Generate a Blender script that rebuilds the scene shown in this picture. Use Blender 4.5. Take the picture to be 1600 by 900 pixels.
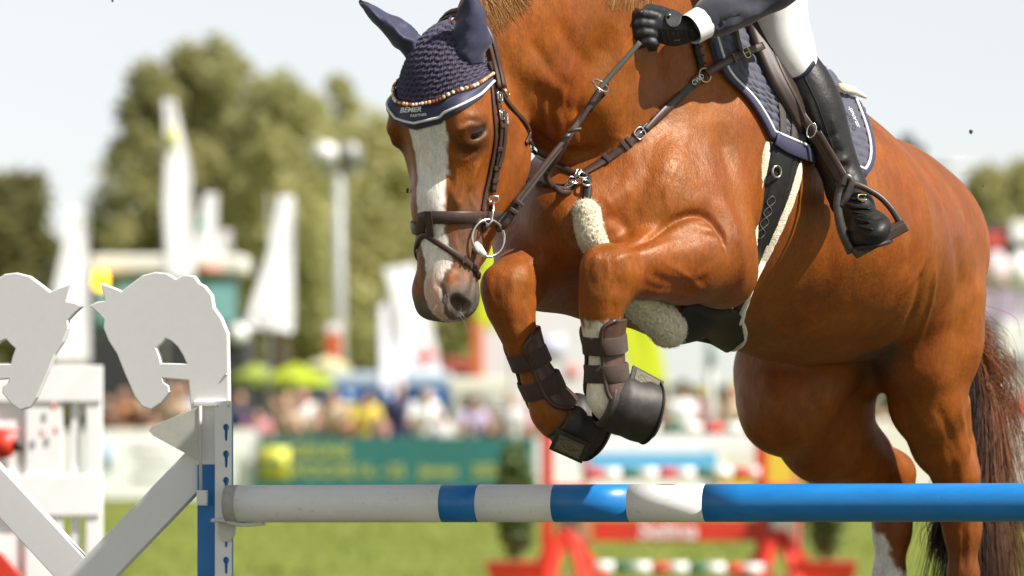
import bpy, bmesh, math, random
import numpy as np
from mathutils import Vector, Matrix, Quaternion

for _o in list(bpy.data.objects):
    bpy.data.objects.remove(_o, do_unlink=True)
S = bpy.context.scene
COL = S.collection
R = math.radians

# ------------------------------------------------------------------ camera
CAM_D = 14.0           # metres from the lens to the rail of the fence
CAM_H = 1.60
FPX = 8889.0           # 200 mm lens on a 36 mm sensor, in units of a 1600 px frame
HOR = 637.0
cam_d = bpy.data.cameras.new('camera')
cam = bpy.data.objects.new('camera', cam_d)
COL.objects.link(cam)
cam.location = (0, -CAM_D, CAM_H)
cam.rotation_euler = (R(90), 0, 0)
cam_d.lens = 200.0
cam_d.sensor_width = 36.0
cam_d.shift_y = (HOR - 450.0) / 1600.0
cam_d.clip_start = 0.5
cam_d.clip_end = 6000
cam_d.dof.use_dof = True
cam_d.dof.focus_distance = 13.6
cam_d.dof.aperture_fstop = 4.2
S.camera = cam

# ------------------------------------------------------------------ sky and sun
SUN_EL = R(48)
SUN_AZ = R(117)         # direction towards the sun, clockwise from +Y (away from the camera): to the right
world = bpy.data.worlds.new('World')
S.world = world
world.use_nodes = True
wn = world.node_tree
bg = wn.nodes['Background']
sky = wn.nodes.new('ShaderNodeTexSky')
sky.sky_type = 'NISHITA'
sky.sun_disc = False
sky.sun_elevation = SUN_EL
sky.sun_rotation = SUN_AZ
sky.altitude = 0
sky.air_density = 0.75
sky.dust_density = 0.15
sky.ozone_density = 1.0
hz = wn.nodes.new('ShaderNodeHueSaturation')   # thin high haze: the whole sky is paler than clear air
hz.inputs['Saturation'].default_value = 0.22
wn.links.new(sky.outputs['Color'], hz.inputs['Color'])
wn.links.new(hz.outputs['Color'], bg.inputs['Color'])
bg.inputs['Strength'].default_value = 0.084
sun_d = bpy.data.lights.new('sun', 'SUN')
sun = bpy.data.objects.new('sun', sun_d)
COL.objects.link(sun)
sun_d.energy = 5.0
sun_d.angle = R(0.6)
sun_d.color = (1.0, 0.95, 0.87)
_sv = Vector((math.sin(SUN_AZ) * math.cos(SUN_EL), math.cos(SUN_AZ) * math.cos(SUN_EL), math.sin(SUN_EL)))
sun.rotation_euler = _sv.to_track_quat('Z', 'Y').to_euler()
S.view_settings.view_transform = 'Standard'
S.view_settings.look = 'None'
S.view_settings.exposure = 0.70
S.view_settings.gamma = 1.0
S.view_settings.use_curve_mapping = False
S.render.engine = 'CYCLES'
S.cycles.use_denoising = True
S.cycles.max_bounces = 6
S.cycles.transparent_max_bounces = 16
S.cycles.sample_clamp_indirect = 6.0
# ------------------------------------------------------------------ helpers
def W(px, py, Y=0.0):
    s = (CAM_D + Y) / FPX
    return np.array(((px - 800.0) * s, Y, CAM_H + (HOR - py) * s))

def unit(v):
    v = np.asarray(v, float)
    return v / max(1e-9, np.linalg.norm(v))

def tag(o, label=None, cat=None, group=None, kind=None):
    if label: o['label'] = label
    if cat: o['category'] = cat
    if group: o['group'] = group
    if kind: o['kind'] = kind
    return o

def empty(name, loc, label=None, cat=None, group=None):
    o = bpy.data.objects.new(name, None)
    o.empty_display_size = 0.1
    COL.objects.link(o)
    o.location = tuple(loc)
    return tag(o, label, cat, group)

class MB:
    """collects vertices and faces of one part"""
    def __init__(s):
        s.v = []; s.f = []; s.n = 0; s.uv = []
    def add(s, v, f):
        v = np.asarray(v, float).reshape(-1, 3)
        s.v.append(v)
        k = s.n
        s.f.extend([tuple(int(i) + k for i in q) for q in f])
        s.n += len(v)
        return k
    def box(s, c, size, ax=None):
        c = np.asarray(c, float); h = np.asarray(size, float) / 2
        A = np.eye(3) if ax is None else np.asarray(ax, float)
        v = [c + A[0] * h[0] * x + A[1] * h[1] * y + A[2] * h[2] * z
             for z in (-1, 1) for y in (-1, 1) for x in (-1, 1)]
        s.add(v, [(0, 2, 3, 1), (4, 5, 7, 6), (0, 1, 5, 4), (2, 6, 7, 3), (0, 4, 6, 2), (1, 3, 7, 5)])
        return s
    def bar(s, a, b, w, t, up=(0, 0, 1)):
        """square bar from a to b, width w across `up`, thickness t along it"""
        a = np.asarray(a, float); b = np.asarray(b, float)
        d = b - a; L = np.linalg.norm(d); d = d / L
        x = np.cross(d, up)
        if np.linalg.norm(x) < 1e-6: x = np.cross(d, (1, 0, 0))
        x = unit(x); u = np.cross(x, d)
        return s.box((a + b) / 2, (L, w, t), (d, x, u))
    def loft(s, rings, close=False, cap=True):
        n = len(rings[0]); m = len(rings)
        f = []
        for i in range(m if close else m - 1):
            j = (i + 1) % m
            for k in range(n):
                l = (k + 1) % n
                f.append((i * n + k, i * n + l, j * n + l, j * n + k))
        if cap and not close:
            f.append(tuple(range(n - 1, -1, -1)))
            f.append(tuple(range((m - 1) * n, m * n)))
        s.add(np.concatenate([np.asarray(r, float) for r in rings]), f)
        return s
    def tube(s, pts, r, n=10, close=False, cap=True, flat=1.0, up=None):
        pts = [np.asarray(p, float) for p in pts]
        m = len(pts)
        rr = [r] * m if np.isscalar(r) else list(r)
        rings = []
        last = None
        for i in range(m):
            if close:
                t = pts[(i + 1) % m] - pts[i - 1]
            else:
                t = pts[min(i + 1, m - 1)] - pts[max(i - 1, 0)]
            t = unit(t)
            if up is not None:
                ref = np.asarray(up[i] if np.ndim(up) == 2 else up, float)
            elif last is not None:
                ref = last
            else:
                ref = np.array((0, 0, 1.0)) if abs(t[2]) < .9 else np.array((1.0, 0, 0))
            x = np.cross(t, ref)
            x = unit(x); y = unit(np.cross(x, t)); last = y
            a = np.arange(n) * 2 * math.pi / n
            rings.append(pts[i] + rr[i] * (np.cos(a)[:, None] * x + flat * np.sin(a)[:, None] * y))
        return s.loft(rings, close, cap)
    def ribbon(s, pts, nrm, w, t, close=False, off=0.0, crown=0.0):
        """strap lying on a surface: pts on the surface with normals, width w, thickness t, slightly crowned"""
        pts = [np.asarray(p, float) for p in pts]
        m = len(pts)
        ww = [w] * m if np.isscalar(w) else list(w)
        rings = []
        for i in range(m):
            tg = pts[(i + 1) % m] - pts[i - 1] if close else pts[min(i + 1, m - 1)] - pts[max(i - 1, 0)]
            tg = unit(tg); nn = unit(nrm[i]); nn = unit(nn - tg * np.dot(nn, tg))
            x = np.cross(tg, nn); h = ww[i] / 2
            p = pts[i] + nn * off
            b = min(t * .45, h * .4)
            rings.append([p - x * h, p - x * h + nn * (t - b), p - x * (h - b) + nn * t, p + nn * (t + crown),
                          p + x * (h - b) + nn * t, p + x * h + nn * (t - b), p + x * h])
        return s.loft(rings, close)
    def sphere(s, c, r, n=12, m=8, ax=None):
        c = np.asarray(c, float)
        r = np.ones(3) * r if np.isscalar(r) else np.asarray(r, float)
        A = np.eye(3) if ax is None else np.asarray(ax, float)
        v = [c + A[2] * r[2]]
        for i in range(1, m):
            t = math.pi * i / m
            for k in range(n):
                a = 2 * math.pi * k / n
                v.append(c + A[0] * r[0] * math.sin(t) * math.cos(a) + A[1] * r[1] * math.sin(t) * math.sin(a) + A[2] * r[2] * math.cos(t))
        v.append(c - A[2] * r[2])
        f = [(0, 1 + k, 1 + (k + 1) % n) for k in range(n)]
        for i in range(m - 2):
            for k in range(n):
                a0 = 1 + i * n; b0 = a0 + n; l = (k + 1) % n
                f.append((a0 + k, b0 + k, b0 + l, a0 + l))
        e = len(v) - 1; a0 = 1 + (m - 2) * n
        f += [(a0 + k, e, a0 + (k + 1) % n) for k in range(n)]
        s.add(v, f)
        return s
    def prism(s, poly, o, ux, uy, t):
        """outline (2D) extruded by thickness t along ux x uy, starting at o"""
        o = np.asarray(o, float); ux = np.asarray(ux, float); uy = np.asarray(uy, float)
        nz = unit(np.cross(ux, uy)) * t
        n = len(poly)
        a = [o + ux * p[0] + uy * p[1] for p in poly]
        v = a + [p + nz for p in a]
        f = [tuple(range(n - 1, -1, -1)), tuple(range(n, 2 * n))]
        f += [(i, (i + 1) % n, n + (i + 1) % n, n + i) for i in range(n)]
        s.add(v, f)
        return s
    def build(s, name, mat, parent=None, smooth=False, bevel=0.0, seg=2, sub=0, tri=False, world=True):
        me = bpy.data.meshes.new(name)
        V = np.concatenate(s.v) if s.v else np.zeros((0, 3))
        org = np.zeros(3)
        if parent is not None:
            org = PW(parent)
        elif world:
            org = np.array((V[:, 0].mean(), V[:, 1].mean(), V[:, 2].min()))
        me.from_pydata((V - org).tolist(), [], s.f)
        bm = bmesh.new(); bm.from_mesh(me)
        bmesh.ops.recalc_face_normals(bm, faces=bm.faces)
        if tri:
            bmesh.ops.triangulate(bm, faces=[f for f in bm.faces if len(f.verts) > 4])
        if bevel > 0:
            es = [e for e in bm.edges if len(e.link_faces) == 2 and e.calc_face_angle(0) > 0.5]
            bmesh.ops.bevel(bm, geom=es, offset=bevel, segments=seg, profile=0.6, affect='EDGES', clamp_overlap=True)
        bm.to_mesh(me); bm.free()
        if smooth:
            me.polygons.foreach_set('use_smooth', [True] * len(me.polygons))
        o = bpy.data.objects.new(name, me)
        COL.objects.link(o)
        if mat is not None: me.materials.append(mat)
        if parent is not None:
            o.parent = parent
        elif world:
            o.location = tuple(org)
        if smooth and bevel > 0:
            md = o.modifiers.new('wn', 'WEIGHTED_NORMAL'); md.keep_sharp = False
        if sub:
            md = o.modifiers.new('sub', 'SUBSURF'); md.levels = sub; md.render_levels = sub
        return o

def PW(o):
    """world position of an object whose whole chain is unrotated"""
    p = np.array(o.location[:], float)
    while o.parent is not None:
        o = o.parent
        p = p + np.array(o.location[:], float)
    return p

def copy_tree(o, parent=None):
    c = o.copy(); COL.objects.link(c); c.parent = parent
    for ch in [x for x in bpy.data.objects if x.parent == o]:
        copy_tree(ch, c)
    return c

def spline(pts, n=8, close=False):
    """Catmull-Rom through points of any dimension"""
    P = [np.asarray(p, float) for p in pts]
    m = len(P); out = []
    rng = range(m) if close else range(m - 1)
    for i in rng:
        p0 = P[(i - 1) % m] if (close or i > 0) else 2 * P[0] - P[1]
        p1 = P[i]; p2 = P[(i + 1) % m]
        p3 = P[(i + 2) % m] if (close or i + 2 < m) else 2 * P[-1] - P[-2]
        for k in range(n):
            t = k / n
            out.append(.5 * ((2 * p1) + (-p0 + p2) * t + (2 * p0 - 5 * p1 + 4 * p2 - p3) * t * t + (-p0 + 3 * p1 - 3 * p2 + p3) * t ** 3))
    if not close: out.append(P[-1])
    return out

# ------------------------------------------------------------------ materials
_M = {}
class NT:
    """short hand for a node tree"""
    def __init__(s, name):
        s.m = bpy.data.materials.new(name); s.m.use_nodes = True
        s.t = s.m.node_tree; s.b = s.t.nodes['Principled BSDF']
        s.oc = None
    def n(s, typ, **kw):
        nd = s.t.nodes.new(typ)
        for k, v in kw.items():
            if k.startswith('i_'):
                nd.inputs[k[2:].replace('_', ' ')].default_value = v
            else:
                setattr(nd, k, v)
        return nd
    def l(s, a, b): s.t.links.new(a, b)
    def coord(s):
        if s.oc is None: s.oc = s.n('ShaderNodeTexCoord')
        return s.oc.outputs['Object']
    def noise(s, scale, detail=4, rough=.6, vec=None, stretch=None):
        nd = s.n('ShaderNodeTexNoise')
        nd.inputs['Scale'].default_value = scale; nd.inputs['Detail'].default_value = detail
        nd.inputs['Roughness'].default_value = rough
        v = vec or s.coord()
        if stretch is not None:
            mp = s.n('ShaderNodeMapping'); mp.inputs['Scale'].default_value = stretch
            s.l(v, mp.inputs['Vector']); v = mp.outputs['Vector']
        s.l(v, nd.inputs['Vector'])
        return nd.outputs['Fac']
    def ramp(s, fac, stops):
        r = s.n('ShaderNodeValToRGB')
        e = r.color_ramp.elements
        while len(e) < len(stops): e.new(0.5)
        for k, (p, c) in enumerate(stops):
            e[k].position = p; e[k].color = (*c, 1) if len(c) == 3 else c
        s.l(fac, r.inputs['Fac'])
        return r.outputs['Color']
    def mix(s, fac, a, b, mode='MIX'):
        m = s.n('ShaderNodeMix', data_type='RGBA', blend_type=mode)
        for sock, v in ((m.inputs[0], fac), (m.inputs[6], a), (m.inputs[7], b)):
            if isinstance(v, (int, float)): sock.default_value = v
            elif isinstance(v, tuple): sock.default_value = (*v, 1) if len(v) == 3 else v
            else: s.l(v, sock)
        return m.outputs[2]
    def bump(s, h, strength=.3, dist=.01, normal=None):
        b = s.n('ShaderNodeBump'); b.inputs['Strength'].default_value = strength; b.inputs['Distance'].default_value = dist
        s.l(h, b.inputs['Height'])
        if normal is not None: s.l(normal, b.inputs['Normal'])
        return b.outputs['Normal']
    def set(s, **kw):
        for k, v in kw.items():
            k = k.replace('_', ' ')
            sock = s.b.inputs[k]
            if hasattr(v, 'is_linked') or hasattr(v, 'links'): s.l(v, sock)
            elif isinstance(v, tuple) and len(v) == 3 and sock.type == 'RGBA': sock.default_value = (*v, 1)
            else: sock.default_value = v
        return s

def mat(name, col, rough=.5, var=.12, scale=30, bump=.15, bscale=None, dist=.002, metal=0.0, spec=.5, dirt=None, **kw):
    """general surface: colour with soft mottling, wear and fine relief"""
    if name in _M: return _M[name]
    t = NT(name)
    f = t.noise(scale, 5, .65)
    lo = tuple(max(0, c * (1 - var)) for c in col); hi = tuple(min(1, c * (1 + var)) for c in col)
    c = t.ramp(f, [(.3, lo), (.7, hi)])
    if dirt is not None:
        d = t.noise(scale * .23, 6, .7)
        dm = t.ramp(d, [(.52, (0, 0, 0)), (.72, (1, 1, 1))])
        c = t.mix(dm, c, dirt)
    t.set(Base_Color=c, Roughness=rough, Metallic=metal)
    t.b.inputs['Specular IOR Level'].default_value = spec
    if bump > 0:
        h = t.noise(bscale or scale * 4, 4, .6)
        t.set(Normal=t.bump(h, bump, dist))
    for k, v in kw.items():
        t.b.inputs[k.replace('_', ' ')].default_value = v
    _M[name] = t.m
    return t.m
# ------------------------------------------------------------------ smooth solid modelling on a grid
class Field:
    def __init__(s, xs, ys, zs):
        s.ax = [np.asarray(a, np.float32) for a in (xs, ys, zs)]
        s.D = np.full([len(a) for a in s.ax], 0.5, np.float32)
    def _sl(s, lo, hi):
        out = []
        for a, l, h in zip(s.ax, lo, hi):
            i = max(0, int(np.searchsorted(a, l)) - 1); j = min(len(a), int(np.searchsorted(a, h)) + 1)
            out.append(slice(i, max(i + 1, j)))
        return tuple(out)
    def _grid(s, sl):
        return (s.ax[0][sl[0]][:, None, None], s.ax[1][sl[1]][None, :, None], s.ax[2][sl[2]][None, None, :])
    def _apply(s, sl, d, k, mode):
        D = s.D[sl]
        if mode == '+':
            h = np.maximum(k - np.abs(D - d), 0) / k
            s.D[sl] = np.minimum(D, d) - h * h * k * .25
        else:
            d = -d
            h = np.maximum(k - np.abs(D - d), 0) / k
            s.D[sl] = np.maximum(D, d) + h * h * k * .25
    def cone(s, a, ra, b, rb, k=.04, mode='+', n=None, fl=1.0):
        """round cone; n/fl: the cross-section is squeezed by fl along n"""
        a = np.asarray(a, float); b = np.asarray(b, float)
        m = max(ra, rb) * max(1, fl) + k + .03
        lo = np.minimum(a, b) - m; hi = np.maximum(a, b) + m
        sl = s._sl(lo, hi); X, Y, Z = s._grid(sl)
        ab = b - a; L2 = float(ab @ ab)
        px, py, pz = X - a[0], Y - a[1], Z - a[2]
        if L2 < 1e-10: t = np.zeros((1, 1, 1), np.float32)
        else: t = np.clip((px * ab[0] + py * ab[1] + pz * ab[2]) / L2, 0, 1)
        qx, qy, qz = px - t * ab[0], py - t * ab[1], pz - t * ab[2]
        if n is not None:
            n = unit(n)
            e = (qx * n[0] + qy * n[1] + qz * n[2]) * (1 / fl - 1)
            qx = qx + e * n[0]; qy = qy + e * n[1]; qz = qz + e * n[2]
        d = np.sqrt(qx * qx + qy * qy + qz * qz) - (ra + (rb - ra) * t)
        if n is not None: d = d * min(1.0, .5 + .5 * fl)
        s._apply(sl, d.astype(np.float32), k, mode)
        return s
    def chain(s, pts, k=.04, mode='+', n=None, fl=1.0, sm=0):
        """pts: (x,y,z,r)"""
        if sm: pts = spline([np.asarray(p, float) for p in pts], sm)
        for p, q in zip(pts[:-1], pts[1:]):
            s.cone(p[:3], p[3], q[:3], q[3], k, mode, n, fl)
        return s
    def ell(s, c, r, ax=None, k=.04, mode='+'):
        c = np.asarray(c, float); r = np.asarray(r, float)
        A = np.eye(3) if ax is None else np.asarray(ax, float)
        m = np.sqrt(((A * r[:, None]) ** 2).sum(0)) + k + .03
        sl = s._sl(c - m, c + m); X, Y, Z = s._grid(sl)
        px, py, pz = X - c[0], Y - c[1], Z - c[2]
        u = [(px * A[i][0] + py * A[i][1] + pz * A[i][2]) for i in range(3)]
        k0 = np.sqrt(sum((u[i] / r[i]) ** 2 for i in range(3)))
        k1 = np.sqrt(sum((u[i] / r[i] ** 2) ** 2 for i in range(3)))
        d = k0 * (k0 - 1) / np.maximum(k1, 1e-6)
        d = np.clip(d, -.5, .5)
        s._apply(sl, d.astype(np.float32), k, mode)
        return s
    def blur(s, it=1):
        for _ in range(it):
            for ax in range(3):
                D = s.D
                sl0 = [slice(None)] * 3; sl1 = [slice(None)] * 3; sl2 = [slice(None)] * 3
                sl0[ax] = slice(0, -2); sl1[ax] = slice(1, -1); sl2[ax] = slice(2, None)
                E = D.copy()
                E[tuple(sl1)] = .25 * D[tuple(sl0)] + .5 * D[tuple(sl1)] + .25 * D[tuple(sl2)]
                s.D = E
    def at(s, P):
        P = np.atleast_2d(np.asarray(P, float))
        ii = []; ff = []
        for k in range(3):
            a = s.ax[k]
            i = np.clip(np.searchsorted(a, P[:, k]) - 1, 0, len(a) - 2)
            ii.append(i); ff.append(np.clip((P[:, k] - a[i]) / (a[i + 1] - a[i]), 0, 1))
        out = 0
        for dx in (0, 1):
            for dy in (0, 1):
                for dz in (0, 1):
                    w = (ff[0] if dx else 1 - ff[0]) * (ff[1] if dy else 1 - ff[1]) * (ff[2] if dz else 1 - ff[2])
                    out = out + w * s.D[ii[0] + dx, ii[1] + dy, ii[2] + dz]
        return out
    def grad(s, P, e=.012):
        P = np.atleast_2d(np.asarray(P, float))
        g = np.stack([(s.at(P + np.eye(3)[i] * e) - s.at(P - np.eye(3)[i] * e)) for i in range(3)], 1)
        return g / np.maximum(np.linalg.norm(g, axis=1, keepdims=True), 1e-9)
    def snap(s, P, off=0.0, it=14):
        P = np.atleast_2d(np.asarray(P, float)).copy()
        for _ in range(it):
            d = s.at(P) - off
            P -= (np.clip(d, -.04, .04) * .8)[:, None] * s.grad(P)
        return P
    def hit(s, px, py, y0=-1.5, y1=1.6, skip=0.0, n=620):
        """first surface point seen from the lens through pixel px,py (beyond depth y0)"""
        c0 = np.array((0, -CAM_D, CAM_H)); dr = np.array(((px - 800.0) / FPX, 1.0, (HOR - py) / FPX))
        Y = np.linspace(y0, y1, 190) + CAM_D
        d = s.at(c0 + Y[:, None] * dr)
        i = int(np.argmax(d < 0))
        if d[i] >= 0:
            return s.snap([c0 + Y[np.argmin(d)] * dr])[0]
        if i == 0: return c0 + Y[0] * dr
        a, b = Y[i - 1], Y[i]; da, db = d[i - 1], d[i]
        for _ in range(2):
            yy = np.linspace(a, b, 9); dd = s.at(c0 + yy[:, None] * dr); k = max(1, int(np.argmax(dd < 0)))
            a, b, da, db = yy[k - 1], yy[k], dd[k - 1], dd[k]
        t = da / (da - db) if da != db else 0
        return c0 + (a + (b - a) * t) * dr
    def ray(s, o, d, far=.6, n=110, out=True):
        """from inside point o along d to the surface"""
        T = np.linspace(0, far, n); d = unit(d)
        P = np.asarray(o, float) + T[:, None] * d
        v = s.at(P)
        idx = np.nonzero((v[:-1] < 0) & (v[1:] >= 0))[0]
        if len(idx) == 0: return P[-1] if v[-1] < 0 else P[0]
        i = idx[0]
        t = v[i] / (v[i] - v[i + 1])
        return P[i] * (1 - t) + P[i + 1] * t
    def mesh(s):
        """naive surface nets"""
        D = s.D; I = D < 0
        nx, ny, nz = D.shape
        c = np.zeros((nx - 1, ny - 1, nz - 1), np.int8)
        for dx in (0, 1):
            for dy in (0, 1):
                for dz in (0, 1):
                    c += I[dx:nx - 1 + dx, dy:ny - 1 + dy, dz:nz - 1 + dz]
        act = (c > 0) & (c < 8)
        ci = np.argwhere(act)
        idx = np.full(c.shape, -1, np.int32); idx[act] = np.arange(len(ci))
        acc = np.zeros((len(ci), 3)); cnt = np.zeros(len(ci))
        ax = s.ax
        corners = [(0, 0, 0), (1, 0, 0), (0, 1, 0), (1, 1, 0), (0, 0, 1), (1, 0, 1), (0, 1, 1), (1, 1, 1)]
        for a in range(8):
            for b in range(a + 1, 8):
                if sum(abs(corners[a][k] - corners[b][k]) for k in range(3)) != 1: continue
                ia = ci + corners[a]; ib = ci + corners[b]
                va = D[ia[:, 0], ia[:, 1], ia[:, 2]]; vb = D[ib[:, 0], ib[:, 1], ib[:, 2]]
                m = (va < 0) != (vb < 0)
                t = np.where(m, va / np.where(va == vb, 1, va - vb), 0)[:, None]
                pa = np.stack([ax[k][ia[:, k]] for k in range(3)], 1); pb = np.stack([ax[k][ib[:, k]] for k in range(3)], 1)
                acc[m] += (pa + (pb - pa) * t)[m]; cnt[m] += 1
        V = acc / cnt[:, None]
        F = []
        for k in range(3):
            sl0 = [slice(1, -1)] * 3; sl1 = [slice(1, -1)] * 3
            sl0[k] = slice(0, -1); sl1[k] = slice(1, None)
            A = I[tuple(sl0)]; B = I[tuple(sl1)]
            e = np.argwhere(A != B)
            fl = A[e[:, 0], e[:, 1], e[:, 2]]
            base = e.copy()
            for q in range(3):
                if q != k: base[:, q] += 1
            u, v = (k + 1) % 3, (k + 2) % 3
            def cell(du, dv):
                b = base.copy(); b[:, u] += du; b[:, v] += dv
                return idx[b[:, 0], b[:, 1], b[:, 2]]
            q = np.stack([cell(-1, -1), cell(0, -1), cell(0, 0), cell(-1, 0)], 1)
            q[~fl] = q[~fl][:, ::-1]
            F.append(q)
        F = np.concatenate(F)
        F = F[(F >= 0).all(1)]
        return V, F

def relax(V, F, it=2, lam=.5):
    """light smoothing that keeps volume (Taubin)"""
    n = len(V)
    e = np.concatenate([F[:, [0, 1]], F[:, [1, 2]], F[:, [2, 3]], F[:, [3, 0]]])
    a = np.concatenate([e[:, 0], e[:, 1]]); b = np.concatenate([e[:, 1], e[:, 0]])
    deg = np.bincount(a, minlength=n).astype(float)
    for k in range(it * 2):
        l = lam if k % 2 == 0 else -lam * 1.04
        avg = np.stack([np.bincount(a, weights=V[b, q], minlength=n) for q in range(3)], 1) / np.maximum(deg, 1)[:, None]
        V = V + l * (avg - V)
    return V

def np_mesh(name, V, F, mat_, parent=None, smooth=True, attrs=None):
    me = bpy.data.meshes.new(name)
    V = np.asarray(V, np.float64)
    org = PW(parent) if parent is not None else np.zeros(3)
    me.vertices.add(len(V)); me.vertices.foreach_set('co', (V - org).astype(np.float32).ravel())
    k = F.shape[1]
    me.loops.add(F.size); me.loops.foreach_set('vertex_index', F.astype(np.int32).ravel())
    me.polygons.add(len(F))
    me.polygons.foreach_set('loop_start', np.arange(0, F.size, k, dtype=np.int32))
    me.polygons.foreach_set('use_smooth', np.full(len(F), smooth))
    me.update(calc_edges=True)
    me.validate()
    for an, av in (attrs or {}).items():
        if av.ndim == 1:
            at = me.attributes.new(an, 'FLOAT', 'POINT'); at.data.foreach_set('value', av.astype(np.float32))
        elif av.shape[1] == 3:
            at = me.attributes.new(an, 'FLOAT_VECTOR', 'POINT'); at.data.foreach_set('vector', av.astype(np.float32).ravel())
        else:
            at = me.attributes.new(an, 'FLOAT_COLOR', 'POINT'); at.data.foreach_set('color', av.astype(np.float32).ravel())
    o = bpy.data.objects.new(name, me); COL.objects.link(o)
    if mat_ is not None: me.materials.append(mat_)
    if parent is not None: o.parent = parent
    return o

def apply_detail(V, dets, fld):
    out = np.zeros(len(V))
    for P, amp, sig in dets:
        m = sig * 3.2
        ok = np.nonzero(((V > P.min(0) - m) & (V < P.max(0) + m)).all(1))[0]
        if len(ok) == 0: continue
        q = V[ok]
        d2 = np.full(len(ok), 1e9); tt = np.zeros(len(ok))
        nseg = len(P) - 1
        for i in range(nseg):
            a, b = P[i], P[i + 1]; ab = b - a; L = float(ab @ ab)
            t = np.clip((q - a) @ ab / max(L, 1e-12), 0, 1)
            dd = ((q - a - t[:, None] * ab) ** 2).sum(1)
            m_ = dd < d2
            d2[m_] = dd[m_]; tt[m_] = (i + t[m_]) / nseg
        fade = np.clip(np.minimum(tt, 1 - tt) * 5 + .15, 0, 1)
        out[ok] += amp * np.exp(-d2 / (sig * sig)) * fade
    idx = np.nonzero(np.abs(out) > 1e-5)[0]
    V = V.copy()
    V[idx] += fld.grad(V[idx], .02) * out[idx][:, None]
    return V
# ------------------------------------------------------------------ the horse
def rng_axis(segs):
    out = []
    for a, b, h in segs:
        n = max(1, int(round((b - a) / h)))
        out.extend(np.linspace(a, b, n, endpoint=False).tolist())
    out.append(segs[-1][1])
    return np.array(out)
VOX = 1.0
HX = rng_axis([(-.36, .60, .0052 * VOX), (.60, 1.36, .008 * VOX)])
HY = rng_axis([(-1.02, -.42, .0052 * VOX), (-.42, 1.35, .010 * VOX)])
HZ = rng_axis([(1.00, 1.40, .009 * VOX), (1.40, 2.72, .0062 * VOX)])
H = Field(HX, HY, HZ)
# body axes: forward (to the left and towards the lens), left side (to the right and towards the lens), up
_c, _s = math.cos(R(20)), math.sin(R(20))
BF = np.array((-.6 * _c, -.8 * _c, _s)); BL = np.array((.8, -.6, 0.0)); BU = np.cross(BL, BF) * -1
if BU[2] < 0: BU = -BU
BAX = np.array((BF, BL, BU))
def Q(px, py, Y, r): return np.array((*W(px, py, Y), r))

# trunk
def trunk(px, py, Y, rv, rl, k=.10, rf=None):
    H.ell(W(px, py, Y), (rf or rv * .9, rl, rv), BAX, k)
H.cone(W(1085, 262, -.08), .385, W(1230, 345, .26), .315, .10, n=BL, fl=.80)
H.cone(W(1230, 345, .26), .315, W(1345, 380, .53), .255, .08, n=BL, fl=.95)
H.cone(W(1345, 380, .53), .255, W(1405, 392, .70), .235, .08, n=BL, fl=1.0)
trunk(1258, 372, .30, .265, .325, .14, .40)         # belly round
trunk(980, 300, -.32, .27, .245, .10, .20)         # breast
trunk(1160, 80, .10, .12, .10, .12, .34)           # withers
H.chain([Q(905, 350, -.50, .13), Q(935, 405, -.38, .12), Q(1040, 425, -.18, .15)], .10)  # keel of the breast
# neck: carried forward, arched, flexed at the poll
NL = unit(BL * .9 + np.array((0, -.1, 0)))
H.chain([Q(1075, 130, -.10, .33), Q(985, 82, -.30, .295), Q(900, 40, -.48, .25), Q(835, 30, -.59, .19), Q(785, 75, -.655, .145)], .08, n=NL, fl=.60)
H.chain([Q(1040, 250, -.22, .17), Q(935, 185, -.42, .12), Q(870, 145, -.54, .10), Q(825, 110, -.60, .09)], .08)   # gullet and windpipe
# shoulders and arms
H.ell(W(1062, 215, -.30), (.13, .10, .27), BAX, .10)          # near shoulder blade
H.ell(W(1018, 325, -.50), (.12, .10, .13), None, .09)         # near point of shoulder
H.ell(W(1098, 340, -.40), (.12, .11, .14), None, .07)         # near triceps
H.ell(W(842, 352, -.34), (.12, .11, .13), None, .09)          # far point of shoulder
H.ell(W(925, 345, -.52), (.085, .085, .13), BAX, .06)         # breast muscle
H.ell(W(880, 340, -.47), (.08, .085, .12), BAX, .06)

# near fore leg
H.chain([Q(1100, 392, -.44, .125), Q(1065, 405, -.51, .102), Q(1010, 415, -.60, .074), Q(965, 426, -.68, .058)], .035)
H.ell(W(1135, 432, -.38), (.07, .07, .075), None, .06)
H.ell(W(945, 432, -.705), (.056, .056, .072), None, .05); H.ell(W(926, 420, -.735), (.026, .026, .045), None, .03); H.ell(W(962, 418, -.72), (.030, .030, .040), None, .03); H.ell(W(976, 446, -.675), (.022, .022, .032), None, .03); H.ell(W(944, 472, -.705), (.046, .045, .030), None, .03)                    # knee
H.chain([Q(941, 462, -.71, .050), Q(938, 492, -.705, .041), Q(938, 522, -.70, .033), Q(944, 585, -.685, .031)], .03); H.cone(W(962, 470, -.675), .018, W(960, 600, -.66), .014, .02)
H.chain([Q(944, 585, -.685, .031), Q(949, 618, -.675, .043), Q(962, 634, -.66, .042), Q(988, 640, -.63, .036), Q(1006, 644, -.61, .038)], .03)
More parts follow.
